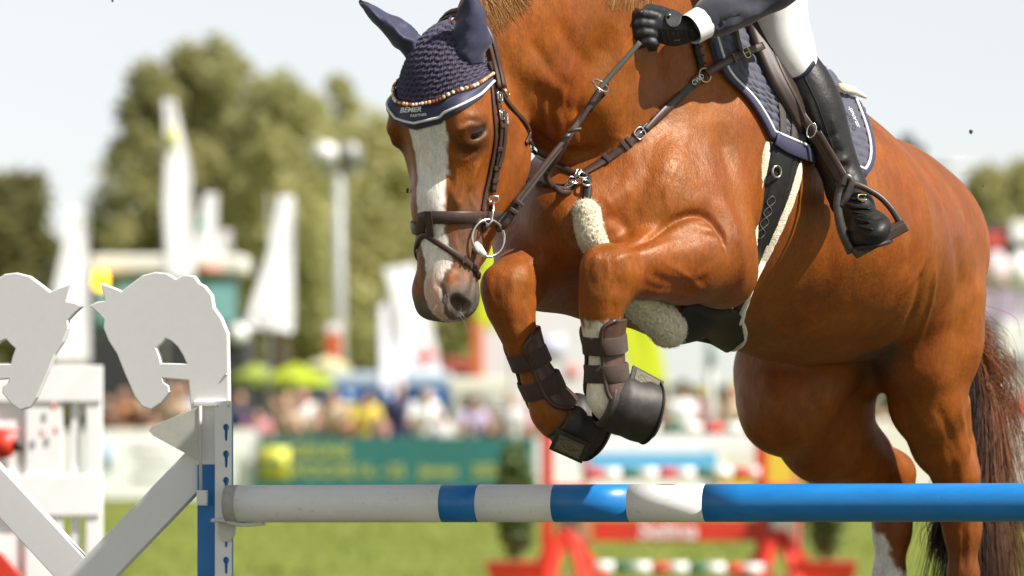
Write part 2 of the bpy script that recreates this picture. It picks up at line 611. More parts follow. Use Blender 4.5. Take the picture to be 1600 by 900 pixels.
# far fore leg
H.chain([Q(885, 385, -.27, .135), Q(850, 410, -.41, .105), Q(815, 434, -.53, .074)], .05)
H.ell(W(793, 455, -.60), (.057, .057, .072), None, .05); H.ell(W(771, 448, -.625), (.028, .028, .042), None, .03); H.ell(W(806, 440, -.62), (.030, .03, .036), None, .03); H.ell(W(826, 462, -.58), (.020, .02, .03), None, .03); H.ell(W(798, 492, -.605), (.044, .043, .03), None, .03)
H.ell(W(905, 440, -.24), (.09, .09, .075), None, .05)
H.chain([Q(798, 480, -.605, .048), Q(807, 515, -.60, .038), Q(818, 545, -.59, .033), Q(842, 600, -.57, .031)], .03)
H.chain([Q(842, 600, -.57, .034), Q(862, 640, -.555, .046), Q(876, 655, -.54, .046), Q(893, 670, -.50, .040), Q(905, 678, -.46, .040)], .03)

# hind quarters
H.ell(W(1364, 358, .64), (.26, .215, .210), BAX, .08)                        # croup
H.ell(W(1422, 415, .56), (.125, .115, .19), None, .08)                        # near haunch
H.chain([Q(1428, 415, .60, .14), Q(1452, 475, .60, .128), Q(1462, 540, .60, .108), Q(1463, 610, .64, .080)], .06)
H.chain([Q(1432, 490, .50, .108), Q(1432, 560, .52, .090), Q(1447, 635, .60, .084), Q(1468, 695, .68, .064), Q(1488, 738, .74, .054)], .05)
H.chain([Q(1490, 630, .70, .045), Q(1505, 695, .78, .026), Q(1515, 740, .82, .030)], .03)   # hamstring to the point of hock
H.chain([Q(1497, 745, .76, .056), Q(1500, 790, .78, .050), Q(1504, 830, .79, .042), Q(1505, 900, .80, .035), Q(1507, 960, .82, .036), Q(1509, 985, .83, .045)], .04)
# far hind leg, drawn forward
H.chain([Q(1335, 430, .84, .17), Q(1275, 520, .70, .190), Q(1240, 585, .60, .150), Q(1226, 622, .56, .125)], .06, n=(.5, .87, 0), fl=.58); H.ell(W(1212, 660, .55), (.060, .045, .060), None, .05)
H.chain([Q(1310, 570, .78, .12), Q(1290, 650, .70, .11), Q(1340, 705, .80, .070), Q(1392, 742, .90, .056)], .05)
H.chain([Q(1228, 640, .56, .105), Q(1285, 695, .68, .090), Q(1350, 732, .80, .062)], .05, n=(.25, 1, 0), fl=.7)
H.chain([Q(1394, 740, .90, .056), Q(1394, 790, .90, .048), Q(1394, 830, .89, .044), Q(1389, 900, .88, .037), Q(1386, 955, .88, .038), Q(1385, 985, .885, .046)], .04)
H.ell(W(1375, 560, .66), (.07, .09, .07), None, .06)                         # groin
# tail root
H.chain([Q(1440, 330, .95, .05), Q(1478, 420, 1.05, .04), Q(1495, 500, 1.08, .025)], .06)

# ---- head, in its own axes: a down the face, b backwards, c to its left
K = Field(HX, HY, HZ)
HO = W(655, 205, -.86)
HFF = unit((-.643, -.766, 0.0)); HL = np.array((.766, -.643, 0.0)); HA = unit((.045, .075, -1.0))
HB = unit(-HFF - HA * float(-HFF @ HA)); HL = unit(np.cross(HA, HB)) ; HL = HL if HL[0] > 0 else -HL
HAX = np.array((HA, HB, HL))
def hp(a, b, c=0.0): return HO + HA * a + HB * b + HL * c
def hq(a, b, c, r): return np.array((*hp(a, b, c), r))
K.cone(hp(-.165, .14), .085, hp(-.02, .125), .112, .04)
K.ell(hp(-.07, .085), (.14, .085, .108), HAX, .04)
K.cone(hp(-.02, .085), .078, hp(.17, .065), .060, .04)
K.cone(hp(.17, .065), .058, hp(.36, .058), .052, .04)
K.cone(hp(.02, .15), .09, hp(.20, .11), .070, .05, n=HL, fl=.85)
K.cone(hp(.20, .11), .070, hp(.36, .088), .056, .05)
EAX = np.array((unit(HA * .93 + HB * .36), unit(HB * .93 - HA * .36), HL))
for sg in (1, -1):
    K.ell(hp(.045, .205, sg * .056), (.140, .115, .040), HAX, .05)         # cheek
    K.cone(hp(.09, .255, sg * .04), .038, hp(.28, .155, sg * .02), .030, .05)  # jaw bone
    K.cone(hp(.02, .085, sg * .085), .030, hp(.17, .075, sg * .048), .022, .04)   # facial crest
    K.ell(hp(-.035, .045, sg * .088), (.042, .036, .030), HAX, .03)       # brow
    K.ell(hp(.005, .068, sg * .100), (.036, .040, .024), HAX, .025)
    K.ell(hp(-.09, .10, sg * .070), (.020, .020, .010), HAX, .04, '-')     # hollow above the eye
    K.ell(hp(.385, .042, sg * .038), (.050, .036, .030), HAX, .03)        # nostril wing
K.ell(hp(.385, .078), (.060, .062, .054), HAX, .04)
K.ell(hp(.40, .12), (.038, .040, .038), HAX, .03)                          # chin
K.cone(hp(.05, .245), .05, hp(-.06, .21), .07, .06)
for sg in (1, -1):
    K.cone(hp(.395, .030, sg * .060), .014, hp(.422, .062, sg * .062), .018, .010, '-')      # nostril
    K.cone(hp(.330, .118, sg * .055), .005, hp(.425, .105, sg * .045), .006, .012, '-')      # mouth line
    K.ell(hp(.006, .068, sg * .120), (.014, .030, .016), EAX, .006, '-')   # eye socket

for sg in (1, -1):                                                                             # eye lids, nostril rim
    e = lambda a, b, c: hp(.010 + a, .066 + b, sg * (.112 + c))
    up = spline([e(.016, -.038, -.010), e(-.005, -.022, .003), e(-.019, .002, .006), e(-.023, .024, .002), e(-.011, .042, -.010)], 4)
    dn = spline([e(.016, -.038, -.010), e(.022, -.018, -.001), e(.014, .010, .000), e(-.011, .042, -.010)], 4)
    for P, r in ((up, .0064), (dn, .0050)):
        for p, q in zip(P[:-1], P[1:]): K.cone(p, r, q, r, .007)
    up2 = spline([e(-.012, -.046, -.010), e(-.034, -.010, -.002), e(-.036, .030, -.008)], 4)
    for p, q in zip(up2[:-1], up2[1:]): K.cone(p, .008, q, .008, .02)
# ---- join, then the muscle edges, veins and folds that show in the coat
_h = np.maximum(.03 - np.abs(H.D - K.D), 0) / .03
H.D = np.minimum(H.D, K.D) - _h * _h * .0075
del _h, K
H.blur(1)
DET = []
def crease(pts, amp, sig=.018, y0=-1.5):
    """pixel path on the side that is seen, laid on the surface point by point"""
    p2 = spline(pts, 6)
    DET.append((np.array([H.hit(p[0], p[1], y0) for p in p2]), amp * .62, sig * 1.1))
crease([(985, 388), (1020, 368), (1055, 345), (1085, 336), (1108, 342), (1128, 365), (1138, 400)], -.022, .0085)
crease([(1030, 380), (1070, 356), (1100, 352), (1118, 372)], .008, .016)
crease([(1060, 330), (1100, 318), (1145, 340), (1160, 400)], .008, .025)
crease([(1010, 425), (1040, 440), (1080, 445), (1110, 430)], -.010, .014)
crease([(1000, 400), (1040, 395), (1080, 390)], .006, .022)
crease([(960, 40), (930, 110), (915, 170), (925, 230)], -.026, .035)
crease([(985, 60), (970, 130), (965, 200), (985, 260)], .012, .035)
crease([(825, 195), (860, 228), (905, 240), (945, 230)], -.016, .016)
crease([(830, 130), (870, 165), (920, 185)], -.010, .02)
crease([(800, 100), (850, 120), (900, 125)], .008, .03)
crease([(1020, 240), (1005, 290), (985, 330), (960, 345)], -.012, .022)
crease([(985, 372), (970, 350), (945, 335)], -.010, .014)
crease([(908, 300), (900, 350), (905, 390)], -.014, .018)
crease([(1120, 190), (1150, 300), (1168, 420)], -.014, .035)
crease([(1090, 120), (1060, 200), (1045, 280)], .010, .035)
crease([(1395, 240), (1435, 290), (1452, 345), (1448, 400), (1425, 440), (1395, 490)], .010, .011)
crease([(1380, 250), (1415, 300), (1428, 345), (1425, 400), (1405, 430)], -.010, .02)
crease([(1462, 400), (1455, 470), (1430, 540), (1415, 570)], .008, .010)
crease([(1440, 420), (1432, 470), (1408, 530)], -.010, .014)
crease([(1485, 340), (1500, 430), (1495, 540), (1480, 600)], -.010, .03)
crease([(1462, 630), (1485, 680), (1500, 720)], -.008, .012)
crease([(910, 425), (915, 410), (940, 402)], .005, .012)
for _p, _a, _g in (([(852, 140), (842, 175), (845, 210)], -.007, .009), ([(872, 135), (862, 175), (868, 222)], -.008, .010), ([(893, 140), (884, 180), (893, 228)], -.007, .010), ([(914, 150), (906, 190), (915, 232)], -.006, .010),
    ([(830, 60), (860, 110), (905, 150)], -.008, .016), ([(870, 30), (900, 80), (935, 110)], -.007, .018), ([(1010, 40), (1030, 100), (1040, 170)], -.008, .02),
    ([(1000, 395), (975, 400), (955, 412)], .005, .009), ([(1080, 372), (1030, 385), (985, 402)], .004, .010), ([(1108, 470), (1070, 455), (1030, 452), (1000, 440)], -.006, .010), ([(1095, 360), (1110, 400), (1085, 430)], -.006, .014),
    ([(1150, 365), (1165, 400), (1160, 450)], .005, .014), ([(1128, 366), (1108, 352), (1085, 348)], -.006, .008), ([(1137, 385), (1122, 372), (1100, 366)], -.004, .007),
    ([(925, 400), (920, 425), (928, 450)], -.004, .009), ([(945, 398), (950, 425), (942, 455)], .004, .009), ([(970, 430), (962, 460), (955, 490)], -.006, .009), ([(775, 425), (772, 450), (780, 478)], -.004, .009), ([(800, 425), (800, 455), (795, 485)], .004, .009), ([(822, 455), (815, 490), (812, 515)], -.006, .009),
    ([(860, 372), (845, 400), (815, 420)], .005, .012), ([(880, 400), (850, 440), (835, 470)], -.006, .014), ([(990, 290), (960, 310), (945, 320)], .006, .016), ([(1040, 300), (1000, 335), (975, 360)], -.006, .014),
    ([(1160, 600), (1185, 660), (1230, 700)], -.008, .018), ([(1190, 560), (1215, 640), (1270, 700)], .007, .02), ([(1260, 600), (1300, 680), (1350, 720)], -.009, .02), ([(1180, 580), (1240, 570), (1300, 590)], -.006, .02),
    ([(1420, 620), (1440, 660), (1470, 700)], .006, .012), ([(1500, 640), (1512, 690), (1524, 735)], .006, .009), ([(1478, 690), (1490, 730), (1488, 770)], -.007, .010), ([(1498, 820), (1500, 860), (1500, 898)], .004, .006), ([(1515, 820), (1514, 860), (1514, 898)], .005, .007), ([(1506, 820), (1507, 898)], -.005, .006),
    ([(1330, 230), (1400, 300), (1420, 380)], -.004, .02), ([(1400, 215), (1450, 270), (1490, 350)], -.006, .016), ([(1180, 500), (1240, 520), (1300, 500)], .003, .007), ([(1230, 470), (1270, 500), (1310, 490)], .003, .006), ([(1035, 410), (1065, 425), (1100, 455)], .0035, .006), ([(1060, 250), (1040, 300), (1050, 340)], .003, .006), ([(700, 230), (712, 270), (706, 315)], .004, .006)):
    crease(_p, _a, _g)
for _p, _a, _g in (([(752, 245), (738, 275), (722, 305), (712, 330)], .008, .011), ([(735, 290), (735, 320), (728, 345)], -.007, .014), ([(700, 250), (698, 300), (700, 350)], -.005, .012), ([(775, 240), (768, 280), (755, 320)], -.006, .014),
    ([(716, 196), (735, 188), (752, 190)], -.005, .006), ([(714, 206), (732, 196), (754, 196)], .004, .005), ([(712, 236), (730, 240), (748, 232)], -.004, .006), ([(708, 246), (728, 250), (750, 240)], .003, .006),
    ([(742, 412), (741, 440), (732, 470), (715, 490)], -.007, .006), ([(734, 408), (733, 435), (724, 462)], .004, .007), ([(728, 405), (726, 430)], -.004, .005), ([(700, 440), (706, 430), (718, 428)], .004, .007), ([(680, 440), (690, 452), (694, 470)], -.005, .008), ([(650, 430), (655, 455), (665, 478)], -.004, .008),
    ([(795, 190), (800, 225), (792, 260)], -.004, .014), ([(690, 395), (705, 400), (722, 398)], .003, .006), ([(712, 372), (716, 395), (712, 420)], .003, .005)):
    crease(_p, _a * 1.2, _g)
for _x in (1215, 1250, 1285, 1320):                                  # ribs, faint
    crease([(_x, 330), (_x + 12, 420), (_x + 5, 490)], -.0016, .018)
for _p in ([(690, 240), (700, 290), (720, 330)], [(745, 245), (735, 300), (745, 330), (740, 360)], [(765, 300), (775, 270), (790, 230)]):
    crease(_p, .004, .006)                                           # veins of the face
crease([(700, 215), (705, 260), (700, 320), (700, 370)], -.005, .012)
crease([(795, 165), (812, 200), (815, 235), (808, 270)], .004, .012)
for _p in ([(1000, 470), (1040, 455)], [(1240, 530), (1200, 500), (1190, 470)], [(950, 210), (1000, 220), (1050, 190)], [(900, 90), (880, 150), (890, 190)]):
    crease(_p, .003, .006)

# ---- mesh, coat colours
HV, HF = H.mesh()
HV = relax(HV, HF, 2)
HV = apply_detail(HV, DET, H)
_vs = FPX / (CAM_D + HV[:, 1])
VX = 800 + HV[:, 0] * _vs; VY = HOR - (HV[:, 2] - CAM_H) * _vs
_ra = (HV - HO) @ HA; _rb = (HV - HO) @ HB; _rc = (HV - HO) @ HL
_r = np.random.default_rng(4)
def vnoise(P, sc, seed=0):
    """cheap smooth noise from a few sines"""
    r = np.random.default_rng(seed); o = 0
    for k in range(7):
        d = r.normal(size=3); o = o + np.sin(P @ d * sc * (1 + .35 * k) + r.uniform(0, 6.28)) / (1 + .3 * k)
    return o / 3.2
def sstep(x, a, b):
    t = np.clip((x - a) / (b - a), 0, 1); return t * t * (3 - 2 * t)
CHEST = np.array((.222, .0585, .0072)); DARK = np.array((.10, .032, .011)); WHITE = np.array((.78, .76, .71))
GREY = np.array((.115, .095, .085)); PINK = np.array((.62, .40, .33)); SKIN = np.array((.050, .038, .034))
n1 = vnoise(HV, 9, 1)[:, None]; n2 = vnoise(HV, 120, 2); n3 = vnoise(HV, 34, 3)
CC = CHEST * (1 + .13 * n1) + np.array((.02, .012, .0)) * vnoise(HV, 16, 5)[:, None]
def lay(m, col):
    global CC
    CC = CC * (1 - m[:, None]) + np.asarray(col) * m[:, None]
hd = (_rb < .36 - np.clip(_ra - .1, 0, 1) * .62) & (_ra > -.3) & (_ra < .6) & (np.abs(_rc) < .16) & (HV[:, 1] < -.50)
# dark round the eyes, grey-brown muzzle
for sg in (1, -1):
    de = np.sqrt(((_ra - .012) / 1.15) ** 2 + (_rb - .062) ** 2 + (_rc - sg * .105) ** 2)
    lay(np.where(hd, .9 * (1 - sstep(de + .006 * n3, .026, .066)), 0), DARK * .6)
    lay(np.where(hd, .55 * sstep(_ra, .10, .22) * (1 - sstep(np.abs(_rb - .085) + .01 * n3, .03, .07)) * (_rc * sg > 0), 0), GREY * 1.1)
mz = sstep(_ra + .02 * n3 + _rb * .25, .335, .40)
lay(np.where(hd, mz, 0), GREY)
lay(np.where(hd, sstep(_ra + .008 * n3, .425, .45), 0), GREY * .75)
# blaze: half-widths to the horse's left and right along the face
ta = np.array((-.30, -.02, .02, .06, .12, .19, .225, .265, .30, .33, .355, .385, .405, .44))
lf = np.array((.078, .076, .068, .058, .053, .049, .044, .050, .056, .046, .040, .044, .044, .034))
rt = np.array((.034, .032, .026, .022, .018, .016, .014, .016, .006, .002, .006, .010, .002, -.01))
wl = np.interp(_ra, ta, lf); wr = np.interp(_ra, ta, rt)
edge = .0035 * n2 + .003 * n3
front = (_rb < .075) & hd
bl = np.minimum(wl - _rc, wr + _rc) + edge
lay(np.where(front, sstep(bl, -.010, -.003) * sstep(_ra, .20, .27) * .75, 0), GREY * .9)
lay(np.where(front, sstep(bl, -.001, .0035), 0), WHITE)
lay(np.where(front, sstep(bl, .000, .006) * sstep(_ra + .01 * n3, .29, .36), 0), PINK)
for sg in (1, -1):                                                    # nostril insides
    dn = np.sqrt((_ra - .408) ** 2 + (_rb - .046) ** 2 + (_rc - sg * .050) ** 2)
    lay(np.where(hd, 1 - sstep(dn, .020, .030), 0), SKIN)
# white near fore sock, white on the far hind, dark skin of the groin
nf = (VX > 895) & (VX < 1050) & (HV[:, 1] < -.56) & (VY > 470) & (VX > 740 + (VY - 470) * .95)
lay(np.where(nf, sstep(VY + 14 * n2 + 8 * n3, 500, 512), 0), WHITE * (.95, .93, .82))
fh = (VX > 1340) & (VX < 1435) & (HV[:, 1] > .82) & (VY > 780)
lay(np.where(fh, sstep(VY - (VX - 1372) * 1.5 + 16 * n2 + 10 * n3, 822, 836), 0), WHITE * .92)
gr = np.sqrt(((VX - 1368) / 46) ** 2 + ((VY - 545) / 62) ** 2)
lay(np.where(HV[:, 1] > .30, .8 * (1 - sstep(gr + .12 * n3, .5, 1.1)), 0), SKIN)
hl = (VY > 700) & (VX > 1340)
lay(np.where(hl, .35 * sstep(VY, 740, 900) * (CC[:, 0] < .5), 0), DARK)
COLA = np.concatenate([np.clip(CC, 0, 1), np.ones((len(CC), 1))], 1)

t = NT('chestnut_coat')
at = t.n('ShaderNodeAttribute', attribute_name='coat')
f1 = t.noise(7, 5, .6); f2 = t.noise(320, 3, .7, stretch=(1, 1, .22)); f3 = t.noise(60, 4, .65)
c = t.mix(.55, at.outputs['Color'], t.ramp(f1, [(.3, (.62, .62, .62)), (.7, (1.30, 1.22, 1.15))]), 'MULTIPLY')
f6 = t.noise(48, 5, .72, stretch=(1, 1, .45))
c = t.mix(.45, c, t.ramp(f6, [(.32, (.62, .60, .58)), (.68, (1.35, 1.36, 1.38))]), 'MULTIPLY')
c = t.mix(.40, c, t.ramp(f2, [(.3, (.50, .48, .46)), (.7, (1.42, 1.42, 1.42))]), 'MULTIPLY')
t.set(Base_Color=c)
t.set(Roughness=t.mix(.5, t.ramp(f3, [(.35, (.38, .38, .38)), (.7, (.60, .60, .60))]), t.ramp(t.noise(5, 3, .5), [(.35, (.34, .34, .34)), (.65, (.62, .62, .62))])))
t.b.inputs['Specular IOR Level'].default_value = .46
t.b.inputs['Specular Tint'].default_value = (1.0, .76, .54, 1)
t.b.inputs['Sheen Weight'].default_value = .0
t.b.inputs['Sheen Roughness'].default_value = .4
f4 = t.noise(15, 4, .6, stretch=(1.4, 1.4, .55)); f5 = t.noise(26, 5, .65, stretch=(1, 1, .4))
b1 = t.bump(f2, .45, .0018)
b2 = t.bump(f6, .40, .0040, b1)
t.set(Normal=t.bump(f4, .30, .012, b2))
COAT = t.m
horse = empty('horse', W(1120, 560, 0), 'glossy chestnut horse with white blaze leaping over the blue and white rail', 'horse')
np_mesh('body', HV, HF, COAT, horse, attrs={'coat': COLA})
EYE = mat('eye_dark', (.012, .007, .005), .04, 0, 10, 0)
for sg in (1, -1):
    MB().sphere(hp(.004, .068, sg * .1105), (.0175, .031, .0185), 24, 16, EAX).build('eye', EYE, horse, True)
# ------------------------------------------------------------------ tack
LEATHER = mat('brown_leather', (.050, .026, .019), .42, .25, 60, .25, 500, .0006)
LEATHER_L = mat('saddle_leather', (.070, .030, .019), .44, .22, 40, .2, 400, .0006)
BLACKL = mat('black_leather', (.016, .015, .014), .55, .3, 50, .2, 400, .0006, spec=.22)
GREYSTRAP = mat('webbing', (.060, .053, .044), .75, .2, 200, .5, 900, .0006)
STEEL = mat('steel', (.62, .60, .56), .24, .08, 60, .05, 200, .0003, metal=1.0)
BRASS = mat('worn_brass', (.55, .42, .22), .30, .1, 60, .05, 200, .0003, metal=1.0)
NAVY = mat('navy_cloth', (.022, .023, .062), .62, .18, 60, .25, 700, .0006, Sheen_Weight=.15)
NAVY_Q = mat('navy_quilt', (.062, .062, .092), .74, .15, 50, .4, 900, .0006, Sheen_Weight=.2)
PIPING = mat('white_piping', (.72, .72, .72), .6, .08, 200, .4, 1200, .0006)
PRINT = mat('white_print', (.75, .75, .75), .6, .04, 100, 0)
VELCRO = mat('brown_hook_tape', (.055, .032, .024), .9, .35, 260, .9, 1300, .0012, Sheen_Weight=.1)
RUBBER = mat('black_rubber', (.022, .020, .018), .55, .35, 30, .3, 300, .001, dirt=(.075, .060, .044))
t = NT('sheepskin')
w1 = t.noise(110, 5, .7); w2 = t.noise(420, 3, .7)
t.set(Base_Color=t.ramp(w1, [(.3, (.74, .66, .44)), (.65, (.88, .83, .63))]), Roughness=.95)
t.b.inputs['Sheen Weight'].default_value = .5
t.set(Normal=t.bump(w2, .8, .002, t.bump(w1, 1.0, .006)))
FLEECE = t.m

def path(pts, n=8, y0=-1.5):
    return np.array([H.hit(p[0], p[1], y0) for p in spline(pts, n)])
def smooth_path(P, it=2):
    P = np.array(P)
    for _ in range(it):
        Qp = P.copy(); Qp[1:-1] = .25 * P[:-2] + .5 * P[1:-1] + .25 * P[2:]; P = Qp
    return P
def strap(name, pts, w, mat_, parent, t=.003, off=.001, n=8, y0=-1.5, lift=None, crown=.0006):
    P = smooth_path(path(pts, n, y0))
    N = H.grad(P, .02)
    if lift is not None:
        L = np.interp(np.linspace(0, 1, len(P)), np.linspace(0, 1, len(lift)), lift)
        P = P + N * L[:, None]
    if not np.isscalar(w): w = np.interp(np.linspace(0, 1, len(P)), np.linspace(0, 1, len(w)), w)
    return MB().ribbon(P, N, w, t, off=off, crown=crown).build(name, mat_, parent, True)
def px_of(p):
    s = FPX / (CAM_D + p[1]); return 800 + p[0] * s, HOR - (p[2] - CAM_H) * s
def frame_on(px, py, dx, dy, y0=-1.5, fld=None):
    """point, direction along the picture step dx,dy on the surface, side direction, normal"""
    f = fld or H
    p = f.hit(px, py, y0); q = f.hit(px + dx, py + dy, y0)
    n = f.grad([p], .02)[0]; d = q - p; d = unit(d - n * float(d @ n))
    return p, d, np.cross(n, d), n
def loop_on(name, px, py, dx, dy, w, l, mat_, parent, t=.0025, off=.004, y0=-1.5):
    """keeper: a small band lying across a strap; dx,dy runs along the strap"""
    p, d, s, n = frame_on(px, py, dx, dy, y0)
    return MB().box(p + n * (off + t / 2), (l, w, t), (d, s, n)).build(name, mat_, parent, True, .0007)
def buckle_on(name, px, py, dx, dy, w, l, mat_, parent, off=.006, r=.0016, y0=-1.5):
    p, d, s, n = frame_on(px, py, dx, dy, y0)
    c = p + n * off
    pts = []
    for k in range(20):
        a = 2 * math.pi * k / 20
        e = lambda v: math.copysign(abs(v) ** .6, v)
        pts.append(c + d * e(math.cos(a)) * l / 2 + s * e(math.sin(a)) * w / 2)
    m = MB().tube(pts, r, 6, True)
    m.tube([c - d * l / 2, c + d * l / 2 + n * .001], r * .8, 6)
    return m.build(name, mat_, parent, True)
def ring_mesh(c, ax, r, tr, n=28, m=8, ry=None):
    ax = unit(ax); u = unit(np.cross(ax, (0, 0, 1))); v = np.cross(ax, u)
    return MB().tube([c + u * r * math.cos(2 * math.pi * k / n) + v * (ry or r) * math.sin(2 * math.pi * k / n) for k in range(n)], tr, m, True)
def text_mesh(s, size=1.0, shear=0.0, bold=0.0, align='CENTER'):
    cu = bpy.data.curves.new('tmp', 'FONT'); cu.body = s; cu.size = size; cu.shear = shear
    cu.align_x = align; cu.align_y = 'CENTER'; cu.offset = bold; cu.resolution_u = 3
    ob = bpy.data.objects.new('tmp', cu); COL.objects.link(ob)
    dg = bpy.context.evaluated_depsgraph_get()
    me = ob.evaluated_get(dg).to_mesh()
    V = np.array([v.co[:] for v in me.vertices]); F = [tuple(p.vertices) for p in me.polygons]
    ob.evaluated_get(dg).to_mesh_clear()
    bpy.data.objects.remove(ob); bpy.data.curves.remove(cu)
    return V, F
def text_on(name, s, o, ux, uy, size, mat_, parent, off=.0, shear=0, bold=0.0, fld=None, lift=0, wx=1.0):
    V, F = text_mesh(s, size, shear, bold)
    o = np.asarray(o, float)
    P = o + V[:, :1] * wx * np.asarray(ux) + V[:, 1:2] * np.asarray(uy)
    if fld is not None: P = fld.snap(P, lift)
    P = P + unit(np.cross(ux, uy)) * off
    m = MB(); m.add(P, F)
    return m.build(name, mat_, parent)

# ---- ear bonnet
def head_ray(a, th, b0=.125, off=0.0):
    """surface of the head at height a, th degrees from the middle of the face towards the horse's left"""
    o = hp(a, b0, 0); d = -HB * math.cos(R(th)) + HL * math.sin(R(th))
    return H.ray(o, d, .35) + d * off
bonnet = empty('ear_bonnet', hp(-.1, .05), 'navy crocheted ear bonnet with white piping on the horse\'s head', 'ear bonnet')
NT_ = 300; NA = 200; TH = 78.0
def bon_bottom(th): return -.010 - .00042 * min(abs(th), 40) - .0019 * max(0, abs(th) - 30)
NTc = 52; NAc = 40
def px_of(p):
    s = FPX / (CAM_D + p[1]); return np.array((800 + p[0] * s, HOR - (p[2] - CAM_H) * s))
T30 = 34.0
def top_a(th): return -.258 + .03 * abs(th) / TH
_b30 = px_of(head_ray(bon_bottom(T30), T30, .12)); _t30 = px_of(head_ray(top_a(T30), T30, .135))
def cap_pt(th, f):
    """f 0 at the poll, 1 at the lower hem; past T30 the cap is laid on the near side of the head up to the cheek strap"""
    if th <= T30:
        tp = top_a(th); return head_ray(tp + (bon_bottom(th) - tp) * f, th, .135 - .03 * max(0, f - .5))
    q = (th - T30) / (TH - T30)
    b = _b30 * (1 - q) + np.array((768, 131)) * q + np.array((4, 4)) * math.sin(math.pi * q)
    tq = _t30 * (1 - q) + np.array((752, 66)) * q
    p = tq + (b - tq) * f
    return H.hit(p[0], p[1])
Pc = np.zeros((NAc + 1, NTc + 1, 3))
for i in range(NAc + 1):
    for j in range(NTc + 1):
        Pc[i, j] = cap_pt(-TH + 2 * TH * j / NTc, i / NAc)
for _ in range(3):                                                  # the cloth bridges small hollows
    Pc[1:-1] = .25 * Pc[:-2] + .5 * Pc[1:-1] + .25 * Pc[2:]
    Pc[:, 1:-1] = .25 * Pc[:, :-2] + .5 * Pc[:, 1:-1] + .25 * Pc[:, 2:]
def up1(A, n):
    """smooth resampling of rows"""
    x = np.linspace(0, len(A) - 1, n); i = np.clip(x.astype(int), 0, len(A) - 2); t_ = (x - i)[:, None, None]
    p0 = A[np.clip(i - 1, 0, None)]; p1 = A[i]; p2 = A[i + 1]; p3 = A[np.clip(i + 2, None, len(A) - 1)]
    return .5 * (2 * p1 + (p2 - p0) * t_ + (2 * p0 - 5 * p1 + 4 * p2 - p3) * t_ ** 2 + (3 * p1 - p0 - 3 * p2 + p3) * t_ ** 3)
P = up1(Pc, NA + 1); P = up1(P.transpose(1, 0, 2), NT_ + 1).transpose(1, 0, 2).reshape(-1, 3)
N = H.grad(P, .03)
gi, gj = np.meshgrid(np.arange(NA + 1) / NA, np.arange(NT_ + 1) / NT_, indexing='ij')
thv = (-TH + 2 * TH * gj).ravel(); fv = gi.ravel()
av = -.258 + .03 * np.abs(thv) / TH; av = av + (np.array([bon_bottom(x) for x in thv]) - av) * fv
V = np.stack([av, thv, fv], 1)
arc = R(1) * V[:, 1] * .118; hgt = V[:, 0]
hg2 = V[:, 2] * .25 + .0016 * np.sin(arc * 220)
rowi = np.floor(hg2 / .0135); off_ = (rowi % 2) * .5
cu_ = (arc / .0150 + off_) % 1.0 - .5; cv_ = (hg2 / .0135) % 1.0 - .5
bord = sstep(V[:, 2], .82, .845)
hole = np.clip(1.45 - ((cu_ + cv_ * .35) / .24) ** 2 - (cv_ / .30) ** 2, 0, 1) * (1 - bord)
hgh = (.0052 + .0022 * np.cos(cu_ * 6.28) * np.cos(cv_ * 3.14) + .0010 * np.sin(cu_ * 25)) * (1 - bord) + bord * (.0065 + .0012 * np.sin(V[:, 1] * .21))
P2 = P + N * (hgh - .0052 * np.sqrt(hole))[:, None]
idx = np.arange((NA + 1) * (NT_ + 1)).reshape(NA + 1, NT_ + 1)
F = np.stack([idx[:-1, :-1], idx[:-1, 1:], idx[1:, 1:], idx[1:, :-1]], -1).reshape(-1, 4)
t = NT('crochet_navy')
at = t.n('ShaderNodeAttribute', attribute_name='hole')
w1 = t.noise(900, 3, .7)
c = t.mix(at.outputs['Fac'], t.ramp(w1, [(.3, (.026, .023, .056)), (.7, (.058, .052, .110))]), (.030, .010, .006))
t.set(Base_Color=c, Roughness=.8, Normal=t.bump(w1, .5, .001)); t.b.inputs['Sheen Weight'].default_value = .2
np_mesh('crochet_cap', P2, F, t.m, bonnet, attrs={'hole': np.clip(hole * 1.4, 0, 1)})
# cloth border with its rolled edge, piping and print
ths = np.linspace(-TH, TH, 70)
def bon_pt(th, da, off=.008):
    p = cap_pt(th, 1 + da / .26); return p + H.grad([p], .03)[0] * off
rows = [[bon_pt(th, d, o) for th in ths] for d, o in ((-.052, .006), (-.052, .0085), (-.030, .0092), (-.012, .0092), (.004, .0085), (.007, .005), (.004, .001))]
m = MB(); n_ = len(ths)
m.add(np.concatenate(rows), [(i * n_ + k, i * n_ + k + 1, (i + 1) * n_ + k + 1, (i + 1) * n_ + k) for i in range(6) for k in range(n_ - 1)])
m.build('cloth_border', NAVY, bonnet, True)
MB().tube([bon_pt(th, -.010 - .0 * abs(th), .0105) for th in ths], .0031, 8).build('white_piping', PIPING, bonnet, True)
def px_text(s, size, x0, y0, ang, shear, bold):
    Vt, Ft = text_mesh(s, size, shear, bold); ca, sa = math.cos(R(ang)), math.sin(R(ang))
    Pt = np.array([H.hit(x0 + x * ca - y * sa, y0 - x * sa - y * ca) for x, y, _ in Vt])
    m = MB(); m.add(Pt + H.grad(Pt, .03) * .0112, Ft); m.build('lettering', PRINT, bonnet)
px_text('BEMER', 10.5, 646, 172, 3, .35, .3)
px_text('PARTNER', 5.5, 658, 180, 6, .1, .12)
